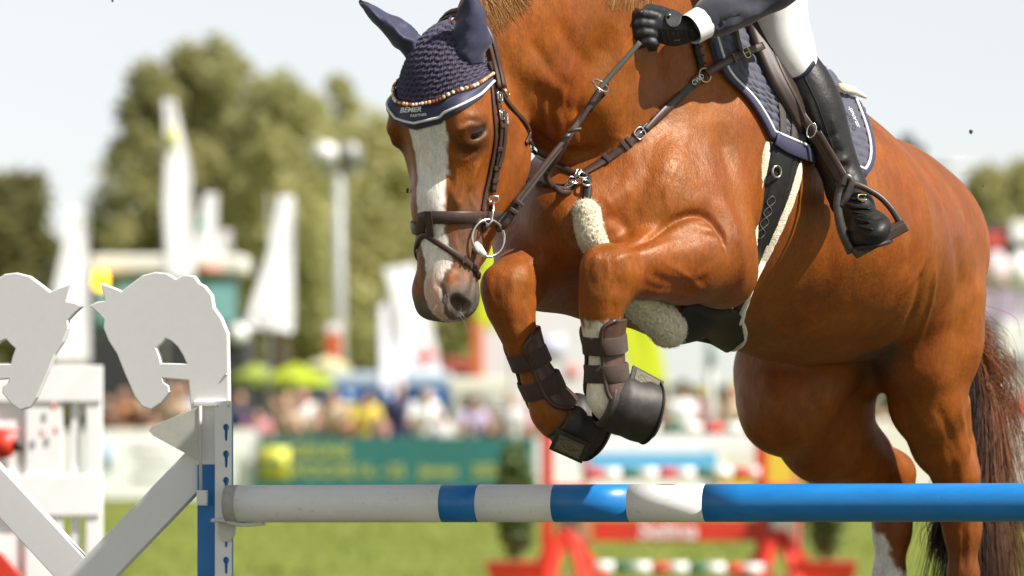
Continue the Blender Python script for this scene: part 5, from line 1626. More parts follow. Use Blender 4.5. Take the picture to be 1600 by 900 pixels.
rail = empty('jump_rail', PL(900, 786, -.08), 'round white and blue painted rail resting on the jump cup', 'jump rail')
stops = [(355, 373, 'e'), (373, 692, 'w'), (692, 749, 'b'), (749, 867, 'w'), (867, 985, 'b'), (985, 1103, 'w'), (1103, 1980, 'b'), (1980, 2100, 'w'), (2100, 2220, 'b'), (2220, 2560, 'w')]
rr = .0462; c0 = -.085
t = NT('rail_white')
f = t.noise(3, 6, .7, stretch=(1, 8, 8)); f2 = t.noise(70, 5, .75); f3 = t.noise(16, 5, .7, stretch=(.6, 3, 3))
cc = t.mix(t.ramp(f2, [(.60, (0, 0, 0)), (.68, (.5, .5, .5))]), t.ramp(f, [(.3, (.78, .775, .755)), (.7, (.86, .855, .845))]), (.50, .47, .42))
cc = t.mix(t.ramp(f3, [(.62, (0, 0, 0)), (.72, (.35, .35, .35))]), cc, (.55, .53, .48))
t.set(Base_Color=cc, Roughness=.42, Normal=t.bump(f3, .12, .002)); RW = t.m
t = NT('rail_blue')
f = t.noise(3, 6, .7, stretch=(1, 9, 9)); f2 = t.noise(90, 5, .75); f3 = t.noise(14, 5, .7, stretch=(.5, 4, 4))
cc = t.mix(t.ramp(f2, [(.64, (0, 0, 0)), (.70, (.45, .45, .45))]), t.ramp(f, [(.3, (.008, .160, .46)), (.7, (.015, .205, .55))]), (.16, .30, .55))
cc = t.mix(t.ramp(f3, [(.60, (0, 0, 0)), (.72, (.4, .4, .4))]), cc, (.008, .115, .36))
t.set(Base_Color=cc, Roughness=.36, Normal=t.bump(f3, .15, .002)); RB = t.m
RE = mat('rail_end_tape', (.42, .40, .37), .8, .12, 60, .4)
def rail_pt(px):
    p = PL(px, 786.5 - (px - 800) * .0018, c0); return p
for a, b, ty in stops:
    n = max(2, int((b - a) / 60)); P = [rail_pt(a + (b - a) * k / n) for k in range(n + 1)]
    r_ = rr * (1.012 if ty == 'e' else 1)
    MB().tube(P, r_, 40).build({'e': 'end_band', 'w': 'white_band', 'b': 'blue_band'}[ty], {'e': RE, 'w': RW, 'b': RB}[ty], rail, True)
# flying clods
clod = mat('clod_earth', (.06, .04, .025), .9, .3, 60, .4)
rn = np.random.default_rng(21)
for k, (x, y, Y, r, lb) in enumerate(((1517, 206, .9, .0045, 'dark clod of earth in the air right of the croup'), (176, 1, .5, .003, 'tiny dark clod high above the trees at the left'), (1536, 291, 1.0, .002, 'tiny speck of earth beside the haunch'))):
    m = MB(); c = W(x, y, Y); m.sphere(c, (r, r, r * 1.35), 8, 6)
    m.v[-1] = m.v[-1] + rn.normal(size=m.v[-1].shape) * r * .18
    tag(m.build('clod', clod), lb, 'clod', 'clods thrown up by the hooves')
# ------------------------------------------------------------------ behind the jump (all of it far out of focus)
def D(px, py, d): return W(px, py, d - CAM_D)
def gz(px, d):
    p = D(px, HOR, d); return np.array((p[0], p[1], 0.0))
RED = mat('red_paint', (.58, .035, .015), .45, .1, 10, .05)
GREENP = mat('green_paint', (.03, .13, .07), .45, .1, 10, .05)
WHITEP = mat('plain_white', (.86, .86, .85), .5, .05, 10, .05)
GREYM = mat('grey_metal', (.36, .36, .35), .45, .08, 10, .05, metal=.3)
DARKM = mat('dark_grey', (.03, .03, .033), .5, .15, 10, .05)
CYAN = mat('light_blue', (.13, .48, .78), .5, .06, 10, .05)
YEL = mat('yellow_paint', (.72, .52, .05), .5, .06, 10, .05)

# ---- white wing on the left, further back
d = 22.0
gw = empty('jump_wing', gz(80, d), 'blurred white slatted jump wing behind the sawn horse heads', 'jump wing')
def bx(parent, name, px0, py0, px1, py1, d, th, m_, bev=.004):
    a = D(px0, py0, d); b = D(px1, py1, d)
    return MB().box(((a[0] + b[0]) / 2, a[1] + th / 2, (a[2] + b[2]) / 2), (abs(b[0] - a[0]), th, abs(b[2] - a[2])), None).build(name, m_, parent, True, bev)
bx(gw, 'top_board', -60, 571, 159, 628, d, .05, WHITEP)
bx(gw, 'middle_board', -60, 742, 157, 806, d, .05, WHITEP)
for x0, x1 in ((134, 159), (40, 97), (-60, -10)):
    bx(gw, 'post', x0, 571, x1, 1283, d + .01, .06, WHITEP)
bx(gw, 'side_panel', -60, 600, 60, 900, d + .03, .03, WHITEP)
bx(gw, 'slat', 111, 622, 125, 742, d + .03, .02, WHITEP)
bx(gw, 'slat', 111, 806, 125, 1200, d + .03, .02, WHITEP)
bx(gw, 'foot', -60, 1240, 158, 1283, d - .2, .6, WHITEP)
for k, (x, y) in enumerate(((80, 628), (62, 670), (84, 666))):
    bx(gw, 'red_mark', x, y, x + 6, y + 12, d - .012, .004, mat('pale_red', (.68, .24, .20), .5), .0)
bx(gw, 'red_mark', -20, 668, 28, 676, d - .012, .004, _M['pale_red'], .0)
a = D(4, 695, d - .02); MB().tube([a + np.array((0, -.02, 0)), a + np.array((0, .02, 0))], .055, 16).build('red_emblem', RED, gw, True)
a = D(28, 697, d - .02); MB().tube([a + np.array((0, -.02, 0)), a + np.array((0, .02, 0))], .022, 12).build('dark_emblem', DARKM, gw, True)
a = D(-12, 872, d - .05); b = D(26, 915, d - .05); MB().bar(a, b, .05, .08).build('red_brace', RED, gw, True, .005)
def bush(name, c, r, n, m_, parent=None, seed=1, leaf=.05, stems=True, lab=None, cat=None, grp=None):
    root = parent or empty(name, (c[0], c[1], 0), lab, cat, grp)
    rn = np.random.default_rng(seed); V = []; F = []
    for k in range(n):
        dv = rn.normal(size=3); dv /= np.linalg.norm(dv); p = np.asarray(c) + dv * np.asarray(r) * rn.uniform(.35, 1.05)
        u = unit(rn.normal(size=3)) * leaf * rn.uniform(.6, 1.3); w = unit(np.cross(u, rn.normal(size=3))) * leaf * .4
        b = len(V); V += [p - u, p + w, p + u, p - w]; F.append((b, b + 1, b + 2, b + 3))
    m = MB(); m.add(V, F); m.build('foliage', m_, root)
    if stems:
        m = MB()
        for k in range(6): m.tube([np.array((c[0], c[1], max(0.02, c[2] - r[2]))) , np.asarray(c) + rn.normal(size=3) * np.asarray(r) * .4], [.02, .006], 6)
        m.build('stem', mat('bark', (.09, .065, .045), .9, .3, 12, .5, 40, .01), root)
    return root
LEAF1 = mat('leaf_mid', (.085, .125, .028), .6, .35, 3, 0)
LEAF2 = mat('leaf_olive', (.135, .130, .030), .6, .35, 1, 0)
# ---- red fence with striped rails
d = 50.0; sc = d / FPX
rfence = empty('show_jump', gz(1020, d), 'blurred red show jump with striped rails and a lettered red plank', 'show jump')
def stand(px, pw, ytop, dd, m_=RED, name='standard'):
    a = D(px, ytop, dd); w = pw * dd / FPX
    MB().box((a[0], a[1], a[2] / 2), (w, .10, a[2]), None).build(name, m_, rfence, True, .01)
for px in (855, 1190):
    stand(px, 19, 668, d)
for px in (915, 1245):
    stand(px, 10, 690, d + .3, mat('pinkish_paint', (.62, .20, .16), .5))
for (xa, xb) in ((855, 915), (1190, 1245)):
    for ya in (765, 852):
        a = D(xa, ya, d); b = D(xb, ya, d + .3); MB().bar(a, b, .06, .10).build('crosspiece', RED, rfence, True, .006)
    bx(rfence, 'info_panel', xa + 16, 808, xb - 8, 848, d + .1, .02, mat('panel_green', (.22, .30, .27), .4))
    g = gz((xa + xb) / 2, d)
    for sx in (-1, 1):
        a = D((xa + xb) / 2, 830, d); e = gz((xa + xb) / 2 + sx * 62, d + .1) + np.array((0, 0, .06)); MB().bar(a, e, .10, .10).build('strut', RED, rfence, True, .01)
        a = D((xa + xb) / 2 + sx * 10, 845, d - .3); e = gz((xa + xb) / 2 + sx * 30, d - .7) + np.array((0, 0, .05)); MB().bar(a, e, .09, .09).build('strut', RED, rfence, True, .01)
    MB().box(gz((xa + xb) / 2, d) + np.array((0, 0, .05)), (.75, 1.4, .09)).build('foot', RED, rfence, True, .01)
def striped(y0, y1, x0, x1, seq, w, dd, r=.05):
    x = x0; k = 0
    while x < x1:
        e = min(x + w, x1); f0 = (x - x0) / (x1 - x0); f1 = (e - x0) / (x1 - x0)
        MB().tube([D(x, y0 + (y1 - y0) * f0, dd), D(e, y0 + (y1 - y0) * f1, dd)], r, 14).build('rail_band', seq[k % len(seq)], rfence, True)
        x = e; k += 1
SEQ = [RED, WHITEP, GREENP, WHITEP]
striped(741, 739, 912, 1186, SEQ, 29, d - .05)
striped(668, 670, 965, 1190, SEQ, 33, d + 1.6)
striped(886, 890, 930, 1200, [WHITEP, GREENP, WHITEP, RED], 29, d - .6)
bx(rfence, 'white_plank', 905, 678, 1190, 706, d + .6, .03, WHITEP)
bx(rfence, 'blue_plank', 905, 708, 1120, 733, d + .5, .03, CYAN)
bx(rfence, 'yellow_plank', 1120, 745, 1186, 760, d + .8, .03, YEL)
rpk = bx(rfence, 'red_plank', 925, 812, 1182, 846, d + .0, .03, RED)
V, Fq = text_mesh('Selina', .215, .12, .004)
o0 = D(1043, 829, d - .02)
m = MB(); m.add(np.stack([o0[0] + V[:, 0] * 1.05, np.full(len(V), o0[1]), o0[2] + V[:, 1]], 1), Fq); m.build('lettering', PRINT, rpk)
for px, lab in ((806, 'left'), (1290, 'right')):
    pl = empty('potted_shrub', gz(px, d - .4), 'blurred dark shrub in a red box at the %s end of the red show jump' % lab, 'shrub', 'shrubs beside the red show jump')
    g = gz(px, d - .4)
    bush('', (g[0], g[1], .80), (.18, .20, .50), 1500, LEAF1, pl, px, .055)
    MB().loft([[(g[0] + sx * w, g[1] + sy * w, z) for sx, sy in ((-1, -1), (1, -1), (1, 1), (-1, 1))] for z, w in ((0, .20), (.24, .26), (.26, .27))]).build('planter', RED, pl, False, .01)
yb = empty('advertising_board', gz(1222, d + 2), 'blurred yellow board behind the right standard of the red jump', 'board')
bx(yb, 'panel', 1198, 690, 1258, 770, d + 2, .04, YEL); bx(yb, 'leg', 1200, 770, 1206, 910, d + 2.01, .03, DARKM); bx(yb, 'leg', 1250, 770, 1256, 910, d + 2.01, .03, DARKM)

# ---- ring barrier with banners
d = 95.0
def banner(px0, px1, py0, py1, dd, m_, label, slant=0, cat='banner'):
    root = empty('barrier_banner', gz((px0 + px1) / 2, dd), label, cat, 'banners along the ring barrier')
    a = D(px0, py1, dd); b = D(px1, py1, dd); c = D(px1, py0, dd); e = D(px0 + slant, py0, dd)
    q = [a, b, c, e]; back = np.array((0, .03, 0)); m = MB()
    m.add(q + [p + back for p in q], [(0, 1, 2, 3), (4, 7, 6, 5), (0, 4, 5, 1), (1, 5, 6, 2), (2, 6, 7, 3), (3, 7, 4, 0)])
    pn = m.build('cloth', m_, root)
    n = max(2, int((px1 - px0) / 110))
    for k in range(n + 1):
        x = px0 + 6 + (px1 - px0 - 12) * k / n; t_ = D(x, py0 + 3, dd + .08)
        MB().tube([(t_[0], t_[1], 0), (t_[0], t_[1], t_[2])], .03, 8).build('barrier_post', GREYM, root, True)
    return root, pn
TEAL = mat('teal_banner', (.022, .145, .135), .55, .08, 2, .05)
bw, bwp = banner(160, 404, 671, 779, d, WHITEP, 'white barrier banner left of the green lettered banner')
for k, (x, y, w) in enumerate(((205, 700, 60), (212, 722, 80), (205, 744, 66), (300, 705, 40))):
    bx(bw, 'faint_print', x, y, x + w, y + 6, d - .02, .004, mat('pale_grey_print', (.60, .60, .62), .6), 0)
bx(bw, 'faint_print', 162, 690, 176, 735, d - .02, .004, mat('pale_blue_print', (.42, .60, .80), .6), 0)
bg_, bgp = banner(392, 836, 682, 779, d - .2, TEAL, 'dark green barrier banner with yellow square and yellow lettering', 14)
YG = mat('yellow_print', (.66, .62, .045), .55, .04, 6, 0)
bx(bg_, 'yellow_square', 406, 699, 452, 749, d - .23, .004, YG, 0)
m = MB(); o0 = D(429, 724, d - .245)
for a in np.linspace(-1, 1, 5):
    m.box((o0[0] + a * .14, o0[1], o0[2] - .02 + .05 * (1 - a * a)), (.03, .003, .26 - .1 * abs(a)))
m.build('emblem', TEAL, bg_)
YG2 = mat('yellow_letters', (.50, .50, .08), .55, .04, 6, 0)
def ban_text(s, px, py, size, dd, parent, m_, wx=1.0):
    V, Fq = text_mesh(s, size, 0, .004); o0 = D(px, py, dd)
    m = MB(); m.add(np.stack([o0[0] + V[:, 0] * wx, np.full(len(V), o0[1]), o0[2] + V[:, 1]], 1), Fq); m.build('lettering', m_, parent)
ban_text('GRÜNE', 500, 706, .30, d - .23, bg_, YG2, 1.0)
ban_text('WOCHE', 500, 736, .30, d - .23, bg_, YG2, 1.0)
for _s, _x in (('16.', 572), ('–', 598), ('25.', 622)): ban_text(_s, _x, 736, .27, d - .23, bg_, YG2, .95)
ban_text('Januar', 686, 736, .27, d - .23, bg_, YG2, .95)
ban_text('2026', 762, 736, .27, d - .23, bg_, YG2, .95)
banner(836, 1130, 684, 779, d, WHITEP, 'white barrier banner behind the red show jump')
banner(1130, 1480, 660, 779, d, mat('cream_banner', (.72, .69, .62), .6, .05, 3, 0), 'cream barrier banner behind the horse\'s hind legs')
banner(1480, 1760, 652, 779, d + .2, mat('grey_banner', (.55, .53, .50), .6, .06, 3, 0), 'grey barrier banner at the right edge behind the tail')
banner(-160, 160, 672, 779, d, mat('white_banner_b', (.70, .70, .69), .6, .05, 3, 0), 'white barrier banner behind the slatted wing at the left edge')

# ---- spectators
SKINC = mat('spectator_skin', (.50, .29, .20), .6, .12, 6, 0)
def human_fields(pose):
    lo = np.array((-.45, -.62, -.06)); hi = np.array((.45, .4, 1.9)); h = .026
    mk = lambda: Field(*[np.arange(a, b, h) for a, b in zip(lo, hi)])
    sk, tp, tr = mk(), mk(), mk()
    hd = np.array((0, -.04, 1.64)); lean = 0
    if pose == 'lean': hd = np.array((.02, -.20, 1.52)); lean = .16
    ch = np.array((0, -lean * .7, 1.32)); hpv = np.array((0, .02, .95))
    sk.ell(hd, (.078, .095, .118), None, .02); sk.cone(hd + (0, .03, -.09), .055, ch + (0, 0, .12), .06, .03)
    sk.cone(hd + (0, -.09, -.01), .014, hd + (0, -.105, -.03), .016, .02)
    sk.cone(ch, .10, hpv, .10, .05); sk.cone(ch + (-.17, 0, .10), .05, ch + (.17, 0, .10), .05, .05)
    tp.ell(ch, (.185, .115, .17), None, .05); tp.cone(ch, .14, hpv + (0, 0, .03), .145, .08, n=(0, 1, 0), fl=.75)
    tr.ell(hpv, (.165, .125, .13), None, .05)
    for sgn in (-1, 1):
        tr.chain([np.array((*(hpv + (sgn * .09, 0, -.05)), .095)), np.array((sgn * .10, -.02, .50, .068)), np.array((sgn * .11, .02, .10, .05))], .04)
        sk.chain([np.array((*(hpv + (sgn * .07, 0, 0)), .075)), np.array((sgn * .10, -.02, .50, .052)), np.array((sgn * .11, .02, .10, .045)), np.array((sgn * .12, -.10, .04, .04))], .03)
        shd = ch + np.array((sgn * .18, 0, .10))
        if pose == 'stand': el = shd + (sgn * .06, .02, -.30); wr = el + (sgn * -.02, -.10, -.22)
        elif pose == 'lean': el = shd + (sgn * .10, -.08, -.27); wr = el + (sgn * -.10, -.22, -.02)
        else: el = shd + (sgn * .07, -.12, -.26); wr = hd + np.array((sgn * .06, -.20, -.06))
        tp.cone(shd, .062, shd + (el - shd) * .6, .052, .05)
        sk.chain([np.array((*shd, .05)), np.array((*el, .042)), np.array((*wr, .032)), np.array((*(wr + unit(wr - el) * .09), .030))], .03)
    hf = mk(); hf.ell(hd + (0, .025, .03), (.088, .100, .110), None, .02); hf.ell(hd + (0, -.10, -.045), (.07, .065, .085), None, .02, '-')
    hl_ = mk(); hl_.ell(hd + (0, .025, .03), (.090, .100, .110), None, .02); hl_.ell(hd + (0, .07, -.12), (.085, .055, .15), None, .04); hl_.ell(hd + (0, -.10, -.055), (.065, .065, .10), None, .02, '-')
    cp = mk(); cp.ell(hd + (0, .015, .06), (.092, .105, .075), None, .02); cp.cone(hd + (0, -.09, .04), .03, hd + (0, -.16, .03), .025, .02, n=(0, 0, 1), fl=.4)
    return sk, tp, tr, hf, hl_, cp
PM = {}
for pose in ('stand', 'lean', 'phone'):
    fs = human_fields(pose)
    PM[pose] = []
    for f, nm in zip(fs, ('body', 'top', 'trousers', 'hair', 'hair', 'cap')):
        V, Fq = f.mesh(); o = np_mesh(nm, relax(V, Fq, 1), Fq, None); PM[pose].append(o.data); bpy.data.objects.remove(o)
def cm(nm, c): return mat('cloth_' + nm, c, .8, .12, 8, 0)
CL = {'white': (.75, .75, .76), 'navy': (.02, .025, .07), 'pink': (.62, .26, .30), 'pale blue': (.35, .48, .66), 'grey': (.25, .25, .26), 'black': (.02, .02, .022), 'beige': (.52, .40, .28), 'red': (.50, .06, .05), 'olive': (.14, .14, .06), 'brown': (.16, .08, .05), 'yellow': (.66, .50, .08), 'orange': (.62, .26, .10), 'lilac': (.45, .38, .55)}
HC = {'blond': (.50, .36, .17), 'brown': (.09, .045, .025), 'dark': (.02, .015, .012), 'grey': (.40, .38, .36)}
def spectator(px, ytop, dd, pose, topc, hair, hk, label, trc='navy'):
    base = gz(px, dd); ztop = D(px, ytop, dd)[2]
    root = empty('person', base, label, 'person', 'spectators behind the barrier')
    hgt = 1.76 if pose != 'lean' else 1.645
    sc_ = min(1.18, max(.72, ztop / hgt)); root.scale = (sc_,) * 3; root.rotation_euler.z = R(((px * 37) % 50) - 25)
    ms = PM[pose]
    for k, m_ in ((0, SKINC), (1, cm(topc, CL[topc])), (2, cm(trc, CL[trc])), (3 if hk == 'short' else 4 if hk == 'long' else 5, cm('hair ' + hair, HC.get(hair) or CL[hair]))):
        me = ms[k].copy(); me.materials.clear(); me.materials.append(m_)
        o = bpy.data.objects.new(('body', 'top', 'trousers', 'hair', 'hair', 'cap')[k], me); COL.objects.link(o); o.parent = root
PEOPLE = [
 (172, 618, 98, 'stand', 'brown', 'dark', 'short', 'leftmost spectator in brown above the white banner, dark hair'),
 (196, 606, 100, 'stand', 'orange', 'brown', 'long', 'long-haired spectator in orange above the white banner, beside the slatted wing'),
 (222, 622, 98, 'lean', 'brown', 'blond', 'long', 'blond spectator in brown leaning below the right sawn horse head'),
 (248, 612, 101, 'stand', 'beige', 'dark', 'short', 'dark-haired spectator in beige below the right sawn horse head'),
 (272, 596, 99, 'phone', 'beige', 'brown', 'short', 'spectator in beige with raised hands, seen under the sawn horse head'),
 (291, 592, 100.5, 'stand', 'pale blue', 'brown', 'short', 'spectator in pale blue shirt left of the white wing post'),
 (318, 612, 99, 'stand', 'olive', 'brown', 'long', 'spectator in olive hidden mostly behind the white wing post'),
 (374, 612, 98, 'stand', 'navy', 'brown', 'short', 'spectator in navy top right beside the drilled strip'),
 (402, 640, 97, 'lean', 'pink', 'dark', 'short', 'dark-haired spectator in pink leaning low beside the navy one'),
 (430, 622, 99, 'stand', 'grey', 'brown', 'short', 'brown-haired spectator in grey above the yellow square'),
 (449, 616, 97.5, 'phone', 'beige', 'blond', 'long', 'blond spectator in beige with hands raised above the yellow square'),
 (471, 612, 98, 'lean', 'white', 'pink', 'cap', 'spectator in pink cap and white top leaning on the green banner'),
 (517, 610, 98, 'lean', 'beige', 'brown', 'short', 'spectator in beige leaning before the left end of the blue van'),
 (545, 632, 100, 'stand', 'orange', 'brown', 'long', 'long-haired spectator in orange between two leaning in front of the blue van'),
 (566, 614, 98, 'lean', 'yellow', 'dark', 'short', 'dark-haired spectator in yellow before the blue van'),
 (600, 640, 101, 'stand', 'pink', 'blond', 'short', 'short blond spectator in pink behind the one in navy'),
 (624, 596, 98.5, 'stand', 'navy', 'grey', 'short', 'tall grey-haired spectator in navy before the blue van'),
 (658, 610, 97.5, 'lean', 'white', 'blond', 'long', 'blond spectator in white shirt leaning on the green banner'),
 (686, 636, 100, 'stand', 'white', 'brown', 'short', 'brown-haired spectator in white behind the right end of the blue van'),
 (735, 624, 98, 'lean', 'lilac', 'brown', 'short', 'spectator in lilac in front of the cream kiosk'),
 (768, 636, 99, 'stand', 'brown', 'dark', 'long', 'dark long-haired spectator in brown before the cream kiosk'),
 (800, 612, 98, 'stand', 'white', 'grey', 'short', 'grey-haired spectator in white left of the far foreleg boot'),
 (824, 626, 100, 'lean', 'pink', 'blond', 'long', 'blond spectator in pink below the far foreleg'),
 (880, 628, 99, 'stand', 'orange', 'brown', 'short', 'spectator in orange behind the bell boots'),
 (935, 622, 98, 'stand', 'grey', 'dark', 'long', 'spectator in grey between the two forelegs'),
 (1042, 628, 99, 'stand', 'orange', 'brown', 'long', 'long-haired spectator in orange just right of the near bell boot'),
 (1066, 594, 98, 'stand', 'white', 'black', 'cap', 'spectator in black cap and white top under the belly guard'),
 (1094, 602, 100, 'lean', 'red', 'yellow', 'cap', 'spectator in yellow cap and red top beside the grey mast'),
 (1136, 606, 98, 'lean', 'beige', 'brown', 'short', 'spectator in beige right of the grey mast under the belly'),
 (1150, 592, 101, 'stand', 'black', 'yellow', 'cap', 'spectator in yellow cap and black top partly behind the thigh'),
 (1362, 640, 99, 'lean', 'white', 'blond', 'short', 'spectator in white seen between the hind legs'),
 (1390, 636, 100, 'stand', 'beige', 'dark', 'short', 'dark-haired spectator in beige between the hind legs'),
 (1552, 596, 99, 'stand', 'pink', 'brown', 'long', 'spectator in pink just right of the horse\'s buttock'),
 (1590, 606, 98, 'lean', 'red', 'dark', 'short', 'dark-haired spectator in red at the right edge'),
]
for a in PEOPLE: spectator(*a)

# ---- vehicles and stalls
d = 110.0
tr = empty('tractor', gz(260, d), 'tall green vehicle with white roof, teal windows and a lit yellow beacon', 'vehicle')
bx(tr, 'roof', 140, 398, 384, 428, d, 2.2, mat('cream_roof', (.72, .70, .64), .5, .06, 3, 0), .08)
bx(tr, 'roof_stripe', 300, 414, 345, 426, d - .02, .02, mat('faded_red', (.62, .25, .18), .5), 0)
bx(tr, 'cab', 150, 428, 366, 520, d + .15, 2.0, mat('green_body', (.016, .10, .05), .4, .1, 3, 0), .06)
TG = mat('teal_glass', (.19, .40, .40), .12, .05, 3, 0)
for x0, x1 in ((150, 168), (182, 232), (246, 292), (302, 366)): bx(tr, 'window', x0, 438, x1, 505, d + .12, .06, TG, .02)
bx(tr, 'body', 130, 520, 388, 640, d + .1, 2.6, DARKM, .1)
a = D(372, 521, d - .05); MB().tube([a, a + np.array((0, .25, 0))], .19, 18).build('headlight', WHITEP, tr, True)
for x in (165, 345):
    a = D(x, 650, d); MB().tube([(a[0], a[1] - .1, .85), (a[0], a[1] + .5, .85)], .85, 24).build('wheel', DARKM, tr, True)
t = NT('beacon_lit'); t.set(Base_Color=(.9, .5, .02)); t.b.inputs['Emission Color'].default_value = (1, .46, .01, 1); t.b.inputs['Emission Strength'].default_value = 4.5
a = D(157, 437, d - .3); MB().tube([a + np.array((0, 0, -.17)), a + np.array((0, 0, -.1)), a + np.array((0, 0, .12)), a + np.array((0, 0, .17))], [.07, .11, .10, .04], 16).build('beacon', t.m, tr, True)
van = empty('van', gz(600, 114), 'blue van with pale roof behind the spectators', 'van')
bx(van, 'roof', 498, 581, 704, 603, 114, 2.0, mat('pale_blue_roof', (.50, .60, .72), .4), .05)
bx(van, 'body', 495, 603, 706, 745, 114, 2.1, mat('blue_body', (.016, .10, .32), .35, .08, 3, 0), .05)
for x in (508, 575, 640): bx(van, 'window', x, 610, x + 52, 642, 113.96, .03, mat('van_glass', (.03, .10, .25), .1), .0)
for x in (540, 660):
    a = D(x, 740, 114); MB().tube([(a[0], a[1] - .05, .36), (a[0], a[1] + .2, .36)], .36, 20).build('wheel', DARKM, van, True)
ks = empty('kiosk', gz(750, 112), 'cream kiosk with grey shuttered window behind the spectators', 'kiosk')
bx(ks, 'roof', 700, 590, 806, 612, 112, 1.8, mat('cream_paint', (.74, .72, .64), .5), .04)
bx(ks, 'wall', 705, 612, 802, 760, 112, 1.6, mat('cream_wall', (.58, .56, .50), .6), .02)
for k in range(4): bx(ks, 'shutter_slat', 722, 616 + k * 9, 790, 621 + k * 9, 111.96, .03, GREYM, 0)
def parasol(px, pyt, pyb, pw, dd, m_, label):
    root = empty('parasol', gz(px, dd), label, 'parasol', 'parasols over the stalls'); t_ = D(px, pyt, dd); b = D(px, pyb, dd); r = pw * dd / FPX / 2
    MB().tube([(t_[0], t_[1], 0), t_ - np.array((0, 0, .05))], .03, 8).build('pole', GREYM, root, True)
    n = 8; m = MB(); ring = [(b[0] + r * math.cos(a), b[1] + r * math.sin(a), b[2]) for a in np.arange(n) * 2 * math.pi / n]
    low = [(x, y, z - .16) for x, y, z in ring]
    m.add([t_] + ring + low, [(0, 1 + k, 1 + (k + 1) % n) for k in range(n)] + [(1 + k, 1 + n + k, 1 + n + (k + 1) % n, 1 + (k + 1) % n) for k in range(n)])
    m.build('canopy', m_, root)
LIME = mat('lime_cloth', (.33, .41, .018), .7, .1, 3, 0)
parasol(462, 566, 592, 118, 108, LIME, 'lime green parasol left of the blue van')
parasol(398, 566, 588, 76, 109, mat('lime_dark', (.26, .32, .05), .7), 'darker lime parasol beside the drilled strip')
parasol(512, 556, 570, 70, 113, mat('cream_cloth', (.60, .56, .34), .7), 'cream parasol above the lime one')
tn = empty('stall', gz(395, 112), 'low white tent top between the lime parasols', 'tent')
bx(tn, 'roof', 372, 573, 420, 594, 112, 1.5, WHITEP, .1); bx(tn, 'side', 374, 594, 418, 760, 112.05, 1.4, DARKM, .02)
po = empty('marker_post', gz(521, 118), 'orange red post with white cap in front of the floodlight mast', 'post')
bx(po, 'post', 510, 520, 532, 780, 118, .28, mat('orange_red', (.66, .10, .025), .5), .02); bx(po, 'cap', 510, 506, 532, 520, 118, .28, WHITEP, .02)
po = empty('marker_post', gz(745, 120), 'orange pillar left of the far foreleg', 'post')
bx(po, 'post', 737, 498, 755, 780, 120, .3, mat('orange_pillar', (.66, .16, .05), .5), .02)
rr_ = empty('stall', gz(716, 121), 'stall with dull red roof beside the white cross flag', 'stall')
bx(rr_, 'roof', 690, 560, 752, 584, 121, 1.8, mat('dull_red', (.40, .09, .07), .6), .05); bx(rr_, 'wall', 694, 584, 748, 780, 121.1, 1.6, GREYM, .02)
# white marquee behind the forelegs
mq = empty('marquee', gz(850, 122), 'pale lilac white hoarding behind the forelegs with faint red and blue print', 'hoarding')
bx(mq, 'panel', 752, 470, 985, 640, 122, .12, mat('pale_hoarding', (.72, .70, .73), .6, .05, 1, 0), .02)
bx(mq, 'print', 840, 525, 882, 560, 121.97, .01, mat('lilac_print', (.52, .52, .68), .6), 0)
bx(mq, 'print', 884, 572, 902, 590, 121.97, .01, mat('coral_print', (.62, .16, .12), .6), 0)
for x in (760, 870, 978): bx(mq, 'leg', x, 640, x + 6, 781, 122.02, .08, GREYM, 0)
mq = empty('marquee', gz(1110, 124), 'white hoarding under the belly beside the grey mast', 'hoarding')
bx(mq, 'panel', 1030, 500, 1200, 604, 124, .12, mat('bluish_white', (.74, .78, .82), .6, .04, 1, 0), .02)
for x in (1040, 1190): bx(mq, 'leg', x, 604, x + 6, 780, 124.02, .08, GREYM, 0)
ms_ = empty('lamp_mast', gz(1110, 90), 'pale grey mast standing under the horse\'s belly', 'mast')
a = D(1110, 530, 90); MB().tube([(a[0], a[1], 0), a], .075, 12).build('pole', mat('pale_mast', (.46, .45, .45), .5), ms_, True); bx(ms_, 'sign', 1106, 528, 1118, 572, 89.9, .04, mat('sign_green', (.22, .34, .28), .5), 0)

